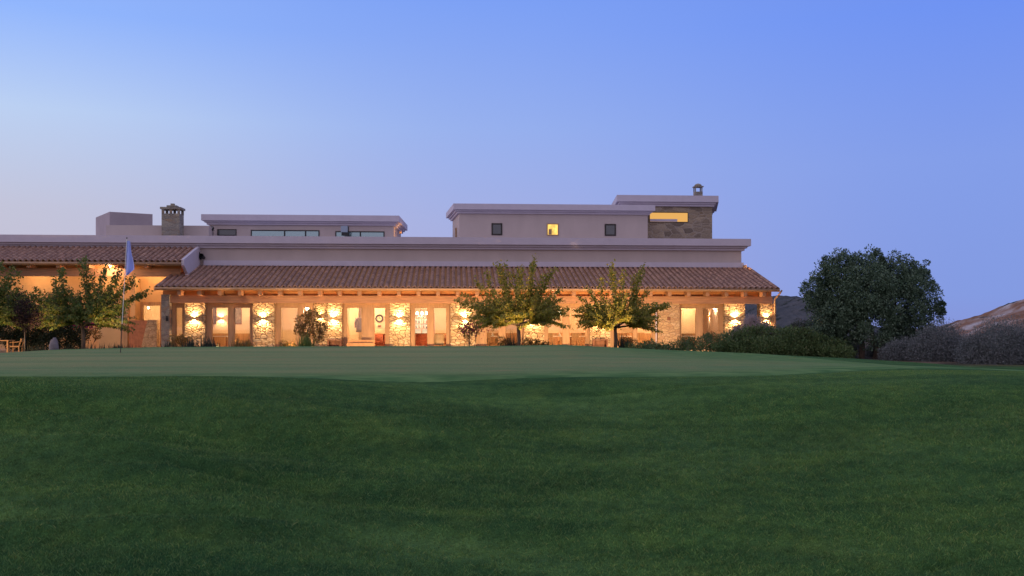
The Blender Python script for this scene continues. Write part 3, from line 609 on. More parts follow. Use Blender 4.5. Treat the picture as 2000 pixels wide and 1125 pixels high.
MB().box(-.16,.02,-.1,.1,0,.18).build('bracket', M['frame'], e); l = bpy.data.lights.new('lamp_light','POINT'); l.energy = 3; l.color = WARM; l.shadow_soft_size = .05; o = bpy.data.objects.new('lamp_light', l); COL.objects.link(o); o.parent = e; o.location = (.15,-.25,.1)
# interior sconces and pendants
def inner_sconce(px, py, v, lab, pw=45): return sconce(px, py, v, lab, pw, 'lamps inside the rooms', True)
inner_sconce(432, 622, 3.58, 'lit lamp on the inner wall between two pictures in the two-pane window')
inner_sconce(1384, 618, 3.4, 'lit lamp inside the window next to the rightmost curtain', 50)
inner_sconce(1210, 618, 4.6, 'lit lamp inside just right of the right mulberry trunk', 50)
def point(loc, power, parent=None, rad=.12):
    l = bpy.data.lights.new('lamp_light', 'POINT'); l.energy = power; l.color = (1,.64,.34); l.shadow_soft_size = rad
    o = bpy.data.objects.new('lamp_light', l); COL.objects.link(o); o.location = loc
    if parent: o.parent = parent
    return o
def pendant(px, v, py, lab, power, r=.12, group='pendant lamps hanging inside the rooms'):
    zz = min(Zp(py, v), ZC-.22); e = empty('pendant_lamp', P(U(px,v), v, ZC), TH, lab, 'pendant lamp', group)
    MB().tube([(0,0,0), (0,0,zz-ZC+r)], .01, 6).build('cord', M['metal'], e)
    MB().lathe([(.001,-r),(r*.6,-r*.8),(r,-r*.1),(r*.8,r*.6),(r*.2,r),(.001,r)], (0,0,zz-ZC), 14).build('lamp_shade', M['bulb'], e, (0,0,0), True)
    point((0,-.25,zz-ZC-r-.05), power*4.0, e)
PD = [(350,2.2,606,'pendant globe in the narrow window next to the brick corner',40), (470,2.0,575,'pendant high behind the right pane of the two-pane window',60), (600,1.2,604,'bright globe pendant above the tall shrub',30),
      (690,1.8,570,'pendant over the coat rack doorway',50), (742,1.4,572,'pendant near the round wall clock',30), (962,2.6,608,'bright pendant behind left side of the middle tree',60), (1093,2.2,612,'bright round pendant between the two mulberries',60),
      (1130,3.5,580,'pendant hidden by the leaves between the mulberries',50), (1225,1.6,575,'pendant behind the right mulberry crown',50), (1262,1.5,572,'pendant near the window with the tall picture',30), (1345,.95,580,'pendant behind the pale blind',26), (1396,2.2,600,'slim bright pendant in the rightmost window',40), (858,4.2,585,'pendant in the golden pane right of the chandelier',60)]
for a in PD: pendant(a[0], a[1], a[2], 'lit '+a[3], a[4], .11 if a[2] > 590 else .08)
# chandelier
zz = Zp(612, 2.2); e = empty('chandelier', P(U(822,2.2), 2.2, ZC), TH, 'bright many-armed chandelier hanging behind the left pane of the bar window', 'chandelier')
MB().tube([(0,0,0),(0,0,zz-ZC-.1)], .015, 6).build('rod', M['metal'], e)
for k in range(9):
    a = 2*math.pi*k/9; cx, cy = .42*math.cos(a), .42*math.sin(a); dz = zz-ZC
    MB().tube([(0,0,dz-.1),(cx*.5,cy*.5,dz-.17),(cx,cy,dz-.08)], .012, 6).build('arm', M['metal'], e)
    MB().lathe([(.001,0),(.05,.02),(.055,.09),(.02,.17),(.001,.19)], (cx,cy,dz-.08), 8).build('bulb', M['bulb'], e, (0,0,0), True)
point((0,0,zz-ZC-.35), 500, e)
# porch lamps of the left wing
for px, v, py, lab, pw in ((215,1.3,522,'lit globe lamp up under the left wing eave behind the flag',60), (200,3.0,530,'lit globe lamp up behind the left wing beam near the flagstick',45), (300,3.2,532,'lit globe lamp up behind the beam beside the step of the roofs',40), (290,5.6,602,'lit globe lamp inside the left wing window',60), (60,3.0,531,'lit globe lamp behind the beam above the left edge mulberry',45)):
    z_ = Zp(py, v); e = empty('porch_lamp', P(U(px,v), v, z_), TH, lab, 'lamp', 'porch lamps of the left wing')
    MB().lathe([(.001,-.07),(.06,-.03),(.06,.03),(.001,.07)], (0,0,0), 10).build('lamp_shade', M['bulb'], e, (0,0,0), True); MB().tube([(0,0,.06),(0,0,.3)], .012, 6).build('cord', M['metal'], e); point((0,-.1,-.12), pw*2.5, e, .2)
# ------------------------------------------------------------------ room contents
def pic(px, py, w_, h_, v, lab, name='framed_picture', cat='picture'):
    e = empty(name, P(U(px,v), v, Zp(py,v)-h_/2), TH, lab, cat)
    m = MB(); t = .04; m.box(-w_/2,-w_/2+t,-.04,0,0,h_); m.box(w_/2-t,w_/2,-.04,0,0,h_); m.box(-w_/2+t,w_/2-t,-.04,0,h_-t,h_); m.box(-w_/2+t,w_/2-t,-.04,0,0,t); m.build('frame', M['darkwood'], e)
    MB().box(-w_/2+t,w_/2-t,-.02,-.01,t,h_-t).build('print', M['photo'], e)
pic(419.5, 617, .22, 1.0, 3.58, 'tall dark framed picture left of the lamp inside the two-pane window'); pic(465, 617, .42, 1.0, 3.58, 'grey framed picture behind the right pane of the two-pane window')
pic(1263, 628, .5, .85, 2.98, 'upright dark framed picture in the window beside the unlit pillar')
def clock():
    e = empty('wall_clock', P(U(741,2.38), 2.38, Zp(622,2.38)), TH, 'dark ring shaped clock on the cream wall in the doorway bay', 'clock')
    v = []; f = []; n = 28
    m = MB()
    pts = [(.19*math.cos(2*math.pi*k/n), -.03, .19*math.sin(2*math.pi*k/n)) for k in range(n+1)]; m.tube(pts, .05, 8, False); m.build('rim', M['darkframe'], e, (0,0,0), True)
    m = MB(); m.quad(*[(.15*math.cos(2*math.pi*k/n), -.01, .15*math.sin(2*math.pi*k/n)) for k in range(n)]); m.build('dial', M['cream'], e)
    MB().box(-.01,.01,-.03,-.02,0,.11).box(0,.08,-.03,-.02,-.01,.01).build('hand', M['darkframe'], e)
clock(); pic(741, 637, .18, .12, 2.38, 'tiny framed notice under the ring shaped clock', 'framed_notice', 'notice')
# hanging coat
e = empty('coat', P(U(702,1.4), 1.4, Zp(620,1.4)), TH, 'grey coat on a hanger inside the doorway', 'coat')
m = MB(); prof = [(.06,0),(.19,-.06),(.20,-.3),(.18,-.7),(.21,-.86)]
n = len(prof)
for sgn in (0, 1):
    pass
cv = []; cf = []; sg = 14
for r_, zz in prof:
    for k in range(sg):
        a = 2*math.pi*k/sg; cv.append((r_*math.cos(a), .06*math.sin(a)*(1+.3*math.sin(3*a)), zz))
for i in range(n-1):
    for k in range(sg): cf.append((i*sg+k, i*sg+(k+1) % sg, (i+1)*sg+(k+1) % sg, (i+1)*sg+k))
link_mesh('cloth', cv, cf, M['greycloth'], e, True)
for s_ in (-1, 1): MB().tube([(s_*.16,0,-.05),(s_*.25,0,-.35),(s_*.24,0,-.6)], [.06,.05,.045], 8).build('sleeve', M['greycloth'], e, (0,0,0), True)
MB().tube([(0,0,-.02),(0,0,.06),(.04,0,.1),(.02,0,.13)], .008, 6).build('hanger', M['metal'], e)
MB().tube([(0,0,.12),(0,0,ZC-Zp(620,1.4))], .008, 6).build('rail', M['metal'], e)
# bar shelf with bottles
e = empty('bar_shelf', P(U(823,3.6), 3.6, ZF), TH, 'dark open shelf with rows for bottles behind the chandelier', 'shelf')
m = MB()
for zz in (1.12, 1.42, 1.72, 2.02): m.box(-.75,.75,-.15,.15,zz,zz+.04)
for xx in (-.78, 0, .75): m.box(xx,xx+.04,-.16,.16,.05,2.1)
m.build('rack', M['darkwood'], e); MB().box(-.8,.8,.17,.2,.05,2.1).build('back_panel', M['litleft'], e)
bi = 0
for zz in (1.16, 1.46, 1.76):
    for xx in (-.62,-.47,-.31,-.14,.14,.30,.46,.62):
        bi += 1; h = random.uniform(.8, 1.1)
        q = MB().lathe([(.001,0),(.036,.005),(.036,.13*h),(.014,.18*h),(.014,.23*h),(.001,.235*h)], (0,0,0), 8).build('bottle', M[('darkglass','terracotta','agave')[bi % 3]] if bi % 3 != 2 else M['darkwood'], None, (0,0,0), True)
        q.location = P(U(823,3.6)+xx, 3.6, ZF+zz); q.rotation_euler = (0,0,TH); tag(q, ['first','second','third','fourth','fifth','sixth','seventh','eighth'][(bi-1) % 8]+' bottle from left on the '+['lowest','middle','top'][(bi-1)//8]+' shelf behind the chandelier', 'bottle', 'bottles on the bar shelf')
e = empty('bar_counter', P(U(823,1.9), 1.9, ZF), TH, 'dark wood bar counter below the chandelier', 'bar counter')
MB().box(-.6,.6,-.25,.25,0,.82).build('body', M['redcloth'], e); MB().box(-.68,.68,-.32,.3,.82,.88).build('counter_top', M['darkwood'], e)
def armchair(px, v, lab, mat, rz=0, sc=1, group=None):
    e = empty('armchair', P(U(px,v), v, ZF), TH+rz, lab, 'armchair', group)
    MB().box(-.34*sc,.34*sc,-.3,.3,.22,.45).build('seat', M[mat], e)
    m = MB(); n = 10; pts = [(.36*sc*math.cos(math.pi*k/n), .05+.32*math.sin(math.pi*k/n)) for k in range(n+1)]
    m.v = [(a*s2, b*s2-(.0), z2) for z2 in (.3,.82) for s2 in (1,.82) for a, b in pts]; K = n+1
    for k in range(n): m.f += [(k,k+1,2*K+k+1,2*K+k), (K+k,3*K+k,3*K+k+1,K+k+1), (2*K+k,2*K+k+1,3*K+k+1,3*K+k)]
    m.build('backrest', M[mat], e, (0,0,0), True)
    for sx in (-.28*sc,.28*sc):
        for sy in (-.24,.24): MB().tube([(sx,sy,0),(sx,sy,.24)], .022, 6).build('leg', M['darkwood'], e)
armchair(738, 1.3, 'dark red patterned armchair below the round clock', 'redcloth'); armchair(747, 2.0, 'dark red armchair behind the front one by the clock wall', 'redcloth', .4)
armchair(853, .95, 'cream rounded armchair behind the right pane of the bar window', 'cream', R(180), 1.2); armchair(868, 2.2, 'dark brown armchair behind the cream armchair', 'darkwood')
def table(px, v, lab, w_=1.0, d=.8, h=.72, top='white', leg='darkwood', name='dining_table', group='tables inside the windows', zf=ZF, rz=0):
    e = empty(name, P(U(px,v), v, zf), TH+rz, lab, 'table', group)
    MB().box(-w_/2,w_/2,-d/2,d/2,h-.035,h).build('table_top', M[top], e)
    for sx in (-w_/2+.06, w_/2-.06):
        for sy in (-d/2+.06, d/2-.06): MB().box(sx-.025,sx+.025,sy-.025,sy+.025,0,h-.035).build('leg', M[leg], e)
    return e
table(1085, 1.1, 'white topped table under the round pendant between the mulberries'); table(1130, 1.1, 'white topped table behind the pane left of the right mulberry'); table(960, 1.3, 'white topped table in the bay left of the middle tree trunk')
table(1215, 1.3, 'white topped table right of the right mulberry trunk'); table(1345, .95, 'white topped table behind the pale blind'); table(430, 1.6, 'white topped table in the two-pane window')
for px, v, lab in ((1078,1.1,'small white napkin cone on the table under the round pendant'), (1093,1.1,'larger white napkin cone on the table under the round pendant'), (1127,1.1,'white napkin cone on the table beside the right mulberry'), (962,1.3,'white napkin cone on the table left of the middle trunk')):
    o = MB().lathe([(.001,0),(.09,0),(.07,.06),(.04,.14),(.001,.2)], (0,0,0), 10).build('napkin', M['white'], None, (0,0,0), True); o.location = P(U(px,v), v, ZF+.722); o.rotation_euler = (0,0,TH); tag(o, lab, 'napkin')
def chair(e_loc, rz, lab, mat='wood', group=None):
    e = empty('chair', e_loc, rz, lab, 'chair', group)
    MB().box(-.22,.22,-.22,.22,.43,.47).build('seat', M[mat], e); MB().box(-.22,.22,.19,.22,.62,.90).build('backrest', M[mat], e)
    for sx in (-.2,.2):
        MB().box(sx-.02,sx+.02,.18,.22,0,.62).build('leg', M[mat], e); MB().box(sx-.02,sx+.02,-.22,-.18,0,.43).build('leg', M[mat], e)
for i, (px, v) in enumerate(((1072,.75),(1098,1.9),(1122,.8),(1143,1.8),(950,.9),(975,2.0),(1203,1.0),(1232,1.9),(1252,1.3))):
    chair(P(U(px,v), v, ZF), TH + R(180 if v < 1.2 else 0) + .2*math.sin(i*7), ('wooden dining chair near the '+['left end of the table between the mulberries','wall side of the table between the mulberries','table left of the right mulberry trunk','wall side of the table left of the right mulberry','table left of the middle tree trunk','wall side of the table left of the middle trunk','right mulberry trunk, left of its table','wall side of the table right of the right mulberry','tall picture beside the unlit pillar'][i]), 'wood', 'wooden dining chairs inside the windows')
# outdoor furniture on the terrace
def bench(px, v, w_, lab, h=.55):
    e = empty('bench', P(U(px,v), v, ZF), TH, lab, 'bench', 'low wooden benches along the facade')
    MB().box(-w_/2,w_/2,-.22,.22,h-.06,h).build('seat', M['darkwood'], e); MB().box(-w_/2,w_/2,.17,.22,h,h+.0).build('backboard', M['darkwood'], e) if 0 else None
    for sx in (-w_/2+.04,w_/2-.04): MB().box(sx-.04,sx+.04,-.2,.2,0,h-.06).build('leg', M['darkwood'], e)
    MB().box(-w_/2+.08,w_/2-.08,.1,.14,.1,h-.08).build('apron', M['darkwood'], e)
bench(654, -.35, .78, 'reddish wooden bench below the lamp of the slim pillar'); bench(1172, -.35, .85, 'reddish wooden bench under the lamp behind the right mulberry')
e = empty('lounge_sofa', P(U(705,-.9), -.9, ZF), TH, 'long low wooden sofa in front of the coat doorway', 'sofa')
MB().box(-.75,.75,-.3,.3,.15,.36).build('seat', M['garden_wood'], e); MB().box(-.75,.75,.2,.34,.36,.52).build('backrest', M['garden_wood'], e); MB().box(-.8,.8,-.32,.34,.05,.14).build('base', M['darkwood'], e)
for i, (px, lab) in enumerate(((590,'low terracotta kerb wall between the shrub and the slim pillar'),(720,'low kerb wall before the doorway and clock windows'),(850,'low kerb wall before the chandelier window'),(975,'low kerb wall left of the middle tree trunk'),(1110,'low kerb wall between the mulberries'))):
    o = MB().box(-1.35,1.35,-.12,.12,0,.16).build('kerb_wall', M['plaster_warm']); o.location = P(U(px,-1.6), -1.6, ZF); o.rotation_euler = (0,0,TH); tag(o, lab, 'kerb wall', 'low kerb walls of the terrace')
# left edge table and chairs (lit, nearer)
ZG = -1.3
def atp(px, Y, z=ZG): return Vector(((px-PXC)/F*Y, Y, z))
e = empty('outdoor_table', atp(2, 47), .1, 'orange lit garden table at the left edge of the lawn', 'table')
MB().box(-.55,.5,-.4,.4,.66,.70).build('table_top', M['garden_wood'], e)
for sx in (-.48,.43):
    for sy in (-.33,.33): MB().box(sx-.03,sx+.03,sy-.03,sy+.03,0,.66).build('leg', M['garden_wood'], e)
e2 = empty('outdoor_chair', atp(31, 47.2), .1, 'orange lit wooden armchair right of the garden table at the left edge', 'chair')
MB().box(-.25,.25,-.24,.24,.36,.42).build('seat', M['garden_wood'], e2); m = MB().tube([(.22,.2,.4),(.33,.24,.75)], .03, 6); m.tube([(.22,-.2,.4),(.33,-.2,.75)], .03, 6); m.box(.30,.35,-.24,.26,.62,.78); m.build('backrest', M['garden_wood'], e2)
for sx in (-.22,.22):
    for sy in (-.2,.2): MB().box(sx-.025,sx+.025,sy-.025,sy+.025,0,.36).build('leg', M['garden_wood'], e2)
for sy in (-.23,.23): MB().tube([(-.25,sy,.36),(-.22,sy,.58),(.28,sy,.62)], .022, 6).build('armrest', M['garden_wood'], e2)
e = empty('garden_lamp', atp(6, 44.8, ZG), 0, 'low path lamp that lights the table at the left edge', 'lamp')
MB().tube([(0,0,0),(0,0,.35)], .02, 6).build('post', M['metal'], e); MB().lathe([(.09,.0),(.02,.08),(.001,.09)], (0,0,.38), 10).build('lamp_shade', M['metal'], e); point((0,.15,.55), 130, e, .06); e.location.x -= .4
for i, (px, v, pw, lab) in enumerate(((420,-4.6,105,'small dark garden spotlight below the two-pane window'), (590,-4.6,80,'small dark garden spotlight at the tall shrub'), (770,-4.6,120,'small dark garden spotlight before the pillar between doorway and bar window'),
        (930,-4.6,105,'small dark garden spotlight left of the middle mulberry'), (1105,-4.6,135,'small dark garden spotlight between the mulberries'), (1250,-4.6,120,'small dark garden spotlight right of the right mulberry'), (1380,-4.6,60,'small dark garden spotlight before the rightmost window'), (1035,-9.4,70,'small dark spotlight in front of the middle mulberry'), (1235,-9.4,90,'small dark spotlight in front of the right mulberry'), (205,-9.5,55,'small dark spotlight in front of the left mulberry'), (75,-9.5,40,'small dark spotlight left of the left mulberry'), (625,-9.2,14,'small dark spotlight in front of the tall shrub'), (225,-1.6,42,'small dark garden spotlight before the pale screen wall of the left wing'))):
    e = empty('garden_spotlight', P(U(px,v), v, ZG+.02), TH, lab, 'garden spotlight', 'garden spotlights aimed at the facade')
    MB().tube([(0,0,-.1),(0,0,.12)], .012, 6).build('spike', M['metal'], e); MB().tube([(0,-.05,.10),(0,.06,.18)], .04, 8).build('lamp_head', M['metal'], e)
    spot((0,.1,.07), (-.25 if v < -8 else 0,1,.84 if v < -8 else .42), pw*(16 if v < -8 else 9.0), e, 42 if v < -8 else 125, .5 if v < -8 else .9, .02)
# ------------------------------------------------------------------ flag
ex = -7.97; ey = 19.8; ez = float(ground_z(ex, ey))
fl = empty('golf_flag', (ex, ey, ez), 0, 'pale blue golf flag hanging limp on a thin leaning flagstick in the green', 'flag')
tx = .13
MB().tube([(0,0,0),(tx*.26,0,.6)], .0085, 8).build('stick', M['metal'], fl); MB().tube([(tx*.26,0,.6),(tx,0,2.33)], .0075, 8).build('stick', M['white'], fl)
MB().tube([(tx,0,2.33),(tx*1.01,0,2.36)], .012, 8).build('finial', M['metal'], fl)
FC = noisy('flag_cloth', (.42,.48,.95), .8, 6, .06, .1)
fv = []; ff = []; na, nb = 26, 34
for j in range(nb+1):
    t = j/nb; zz = 2.29 - .64*t; wd = .06 + .13*t**.8 if t < .86 else .19 - .10*(t-.86)/.14
    drop = 0
    for i in range(na+1):
        s_ = i/na; fold = math.sin(s_*9.5 + 2*t)*.022*(.4+t)
        sag = .10*s_*max(0, t-.7)*-1 + (.11*(1-s_))*-max(0, t-.86)*4*(-1)*0
        fv.append((tx*(zz/2.33)+ .006 + wd*s_*(1-.1*math.sin(6*t)), fold, zz + sag - .08*(1-s_)*t*t*(1 if t > .5 else .4)))
for j in range(nb):
    for i in range(na): a = j*(na+1)+i; ff.append((a, a+1, a+na+2, a+na+1))
link_mesh('cloth', fv, ff, FC, fl, True)
# ------------------------------------------------------------------ vegetation
def leaves(c, d, size, wr=.5, roll=None):
    """c centres (n,3), d directions (n,3), size (n,) -> pointed quads"""
    n = len(c); d = d/np.linalg.norm(d, axis=1, keepdims=True)
    r = rng.normal(size=(n, 3)) if roll is None else roll
    s_ = np.cross(d, r); s_ /= np.linalg.norm(s_, axis=1, keepdims=True)+1e-9
    size = size[:, None]; nrm = np.cross(s_, d)
    b = c; t = c + d*size; l = c + d*size*.45 + s_*size*wr*.5 + nrm*size*.06; r2 = c + d*size*.45 - s_*size*wr*.5 + nrm*size*.06
    return np.stack([b, l, t, r2], 1)
def limb(mb, pts, r0, r1, seg=6):
    n = len(pts); mb.tube(pts, [r0+(r1-r0)*i/(n-1) for i in range(n)], seg)
def mulberry(px, Y, base, fork, spread, top, lab, mat, spikes, group, seed, nfill=80, zg=ZG):
    """clipped mulberry: short trunk, knuckled limbs, flat skirt of drooping shoots and upright whips"""
    rs = np.random.default_rng(seed); sc = Y/F
    root = empty('mulberry_tree', atp(px, Y, zg), 0, lab, 'tree', group)
    zf = (HOR-fork)*sc - zg; H_ = (HOR-top)*sc - zg; Wd = spread*sc
    tr = MB(); limb(tr, [(0,0,-.1),(.02,.01,zf*.5),(-.02,0,zf)], .10, .085, 10)
    heads = []
    for k in range(9):
        a = 2*math.pi*k/9 + rs.uniform(-.25,.25); rr = Wd*rs.uniform(.12,.34)
        p = Vector((rr*math.cos(a), rr*.75*math.sin(a), zf + rs.uniform(.0,.42)))
        limb(tr, [(-.02,0,zf-.05), tuple((p*.5 + Vector((0,0,zf*.5-.02)))), tuple(p)], .06, .035, 7); heads.append(p)
    shoots = []
    for k in range(nfill):
        h = heads[rs.integers(len(heads))]; a = math.atan2(h.y, h.x) + rs.normal()*.7
        el = R(rs.choice([rs.uniform(-12,12), rs.uniform(10,45), rs.uniform(45,85)], p=[.30,.40,.30]))
        Ln = (Wd*.62*rs.uniform(.65,1.05)) if el < R(30) else (H_-zf)*rs.uniform(.28,.55)
        shoots.append((h, Vector((math.cos(a)*math.cos(el), math.sin(a)*math.cos(el)*.85, math.sin(el))), Ln, .28 if el < R(30) else .05))
    for (sx, sy, ex_) in spikes:                                     # tips given as (px, py) of the photo
        tip = Vector(((sx-px)*sc, rs.uniform(-.5,.5), (HOR-sy)*sc - zg)); h = min(heads, key=lambda q: (q-tip).length)
        d = tip-h; shoots.append((h, d.normalized(), d.length, ex_))
    LV = []
    tw = MB()
    nsp = len(shoots)-len(spikes)
    for si, (h, d, Ln, sag) in enumerate(shoots):
        n = max(4, int(Ln/.16)); pts = []
        for i in range(n+1):
            t = i/n; p = h + d*Ln*t - Vector((0,0,sag*Ln*t*t*.9)) + Vector((0,0,sag*Ln*t*.75)); pts.append(p)
        limb(tw, pts, .016, .005, 4)
        m_ = int(Ln/(.022 if si < nsp else .011)); ts = rs.uniform(.06, 1, m_); i0 = np.minimum((ts*n).astype(int), n-1); fr = ts*n-i0; A_ = np.array(pts)
        c_ = A_[i0]*(1-fr[:,None]) + A_[i0+1]*fr[:,None]; c_ += rs.normal(size=c_.shape)*(.035 if si < nsp else .085)
        side = rs.normal(size=(m_,3)); side[:,2] = -abs(side[:,2])*.6-.75; side += np.array(d)*.35
        sz = rs.uniform(.11,.21,m_)*(1-(.35 if si < nsp else .1)*ts)
        LV.append(leaves(c_, side, sz, .55))
    tr.build('trunk', M['bark'], root, (0,0,0), True); tw.build('twigs', M['bark'], root)
    np_quads('crown', np.concatenate(LV), M[mat], root)
    return root
mulberry(1013, 49, 680, 633, 132, 500, 'middle mulberry tree with tall leafy whips above a drooping skirt, in front of the clubhouse', 'mulberry',
    [(1045,497,.02),(1040,510,.02),(972,512,.03),(975,520,.0),(930,545,.1),(902,570,.2),(900,590,.3),(1012,520,.0),(1020,522,0),(1085,520,.03),(1060,535,.03),(950,530,.03),(1108,600,.3),(1095,560,.1),(890,582,.3),(1075,525,.03),(1000,528,.0),(1098,608,.3),(985,515,.02)],
    'clipped mulberry trees before the facade', 11, 240)
mulberry(1202, 49.5, 685, 638, 112, 515, 'right mulberry tree with a long low branch reaching right towards the unlit pillar', 'mulberry',
    [(1193,512,.02),(1195,520,.0),(1255,517,.03),(1252,528,.0),(1305,592,.12),(1303,590,.14),(1300,593,.1),(1240,535,.03),(1215,530,0),(1128,575,.2),(1126,600,.3),(1175,540,.03),(1150,560,.1),(1270,560,.1),(1282,590,.2),(1140,620,.3)],
    'clipped mulberry trees before the facade', 23, 210)
mulberry(162, 47, 680, 634, 118, 500, 'dark mulberry tree at the left with a long branch pointing at the lower roof corner', 'mulberry_dark',
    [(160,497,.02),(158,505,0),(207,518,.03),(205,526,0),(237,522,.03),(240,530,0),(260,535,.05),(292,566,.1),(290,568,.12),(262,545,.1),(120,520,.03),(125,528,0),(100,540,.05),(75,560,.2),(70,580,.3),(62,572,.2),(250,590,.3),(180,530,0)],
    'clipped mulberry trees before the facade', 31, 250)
mulberry(-22, 46, 690, 628, 115, 500, 'mulberry tree cut off by the left edge of the view', 'mulberry_dark',
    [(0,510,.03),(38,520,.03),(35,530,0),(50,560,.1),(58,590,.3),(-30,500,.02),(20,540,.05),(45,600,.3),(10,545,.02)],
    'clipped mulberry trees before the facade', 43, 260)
def blob_shrub(name, px, Y, blobs, lab, cat, mat, nleaf, size, group=None, wr=.5, stems=True, dr=.9, zg=ZG, out=.6, seed=1, sub=0, subr=.2, twig=None):
    """blobs: (px, py, r_px, dy) ; leaves spread through the outer shell of each lobe"""
    rs = np.random.default_rng(seed); sc = Y/F; root = empty(name, atp(px, Y, zg), 0, lab, cat, group); LV = []
    tot = sum(b[2]**2 for b in blobs)
    for b in blobs:
        c = np.array([(b[0]-px)*sc, b[3], (HOR-b[1])*sc - zg]); r = b[2]*sc; n = int(nleaf*b[2]**2/tot)
        ry = r*(b[4] if len(b) > 4 else dr)
        if sub:
            ns = max(8, int(n/sub)); d = rs.normal(size=(ns,3)); d /= np.linalg.norm(d,axis=1,keepdims=True); sr = r*subr*rs.uniform(.7,1.4,ns)
            cc = c + d*np.array([r,ry,r])*rs.uniform(.55,1.0,(ns,1)); k = np.repeat(np.arange(ns), sub)
            e_ = rs.normal(size=(len(k),3)); e_ /= np.linalg.norm(e_,axis=1,keepdims=True)
            p = cc[k] + e_*(sr[k]*rs.uniform(.4,1,len(k))**.5)[:,None]; dir_ = e_*.8 + rs.normal(size=p.shape)*.45 + np.array([0,0,.3])
        else:
            d = rs.normal(size=(n,3)); d /= np.linalg.norm(d,axis=1,keepdims=True); p = c + d*np.array([r,ry,r])*(rs.uniform(.25,1,(n,1))**.5)*(1+.12*rs.normal(size=(n,1)))
            dir_ = d*out + rs.normal(size=p.shape)*.5 + np.array([0,0,.25])
        keep = p[:,2] > -.05; p = p[keep]; dir_ = dir_[keep]
        LV.append(leaves(p, dir_, rs.uniform(.65,1.3,len(p))*size, wr))
    if stems:
        m = MB()
        for b in blobs:
            c = Vector(((b[0]-px)*sc, b[3], (HOR-b[1])*sc - zg)); q = Vector((c.x*.35, c.y*.3, -.05)); mid = (q+c)/2 + Vector((rs.uniform(-.1,.1), 0, -.05)); limb(m, [tuple(q), tuple(mid), tuple(c)], max(.012, b[2]*sc*.05), .008, 6)
            for k in range(5):
                e_ = Vector(rs.normal(size=3)).normalized()*b[2]*sc*.85; limb(m, [tuple(c*.6+q*.4), tuple(c+e_*.5), tuple(c+e_)], .01, .004, 4)
        m.build('stem', M['bark'], root, (0,0,0), True)
    np_quads('foliage', np.concatenate(LV), M[mat], root)
    return root
# big evergreen at the right
BT = [(1640,532,42,0),(1700,522,36,.3),(1755,540,42,0),(1602,562,36,.2),(1792,572,40,-.2),(1680,570,58,-.6),(1742,592,60,-.5),(1822,606,26,0),(1842,603,13,.1),(1630,612,44,-.3),(1776,640,42,.2),(1692,632,46,-.7),
      (1614,640,30,.3),(1716,506,18,0),(1655,512,20,.2),(1618,520,20,0),(1812,640,24,0),(1590,585,24,0),(1724,560,50,.8),(1660,600,50,.9),(1800,530,22,.2),(1746,660,28,-.2),(1650,655,26,-.2),(1782,545,26,.3),(1636,662,24,-.2),(1614,655,20,0)]
root = blob_shrub('evergreen_tree', 1696, 41, BT, 'large dark rounded evergreen tree standing alone right of the clubhouse', 'tree', 'bigleaf', 100000, .085, None, .6, False, .95, -1.35, .6, 5, 80, .25)
sc = 41/F; m = MB()
for (bx, pts) in ((1681, [(1681,712),(1683,672),(1676,640),(1655,600),(1640,560)]), (1707, [(1707,714),(1710,680),(1700,650),(1690,600),(1700,540)]), (1716, [(1714,712),(1720,680),(1738,650),(1760,610),(1790,580)]), (1700,[(1709,690),(1722,660),(1745,625),(1750,560)]), (1690,[(1683,672),(1665,650),(1625,630),(1600,600)]), (1720,[(1712,675),(1700,630),(1670,590),(1610,550)])):
    limb(m, [((a-1696)*sc, random.uniform(-.15,.15), (HOR-b)*sc+1.35) for a, b in pts], .14 if pts[0][1] > 700 else .07, .02, 9)
m.build('trunk', M['bark'], root, (0,0,0), True)
for ch in root.children:
    if ch.name.startswith('foliage'): ch.name = 'crown'
# hedge along the right of the green
rs_ = random.Random(4)
HB = []
for i in range(54):
    px = 1228 + i*7.9; topy = np.interp(px, [1228,1270,1300,1350,1400,1450,1500,1560,1600,1650], [672,664,668,660,650,640,634,640,652,662]); by = np.interp(px, [1228,1650],[690,704])
    r = rs_.uniform(9,15) if px < 1400 else rs_.uniform(12,19)
    HB.append((px, topy+r+rs_.uniform(-3,5), r, rs_.uniform(-.6,.5))); HB.append((px+rs_.uniform(-4,4), (topy+by)/2+8, r*1.1, rs_.uniform(-.9,.3)))
    if px > 1380: HB.append((px+3, by-12, r*1.1, rs_.uniform(-1.1,-.2)))
blob_shrub('hedge', 1440, 40, HB, 'long dark green hedge along the right edge of the green', 'hedge', 'hedgeleaf', 46000, .085, None, .45, False, .9, -1.32, .6, 8)
for i, (px, top, r, n_, lab) in enumerate(((1340,655,14,500,'small twiggy warm lit shrub before the pale blind'), (1388,650,14,500,'twiggy shrub before the rightmost window'), (1270,668,9,300,'tiny twiggy shrub beside the downpipe'))):
    blob_shrub('shrub', px, 50, [(px-8,top+r,r,0),(px+8,top+r+3,r,0.1),(px,top+r-5,r*.8,0)], lab, 'shrub', 'autumn', n_*2, .07, 'small shrubs before the rightmost windows', .5, True, .9, ZG, .6, 60+i)
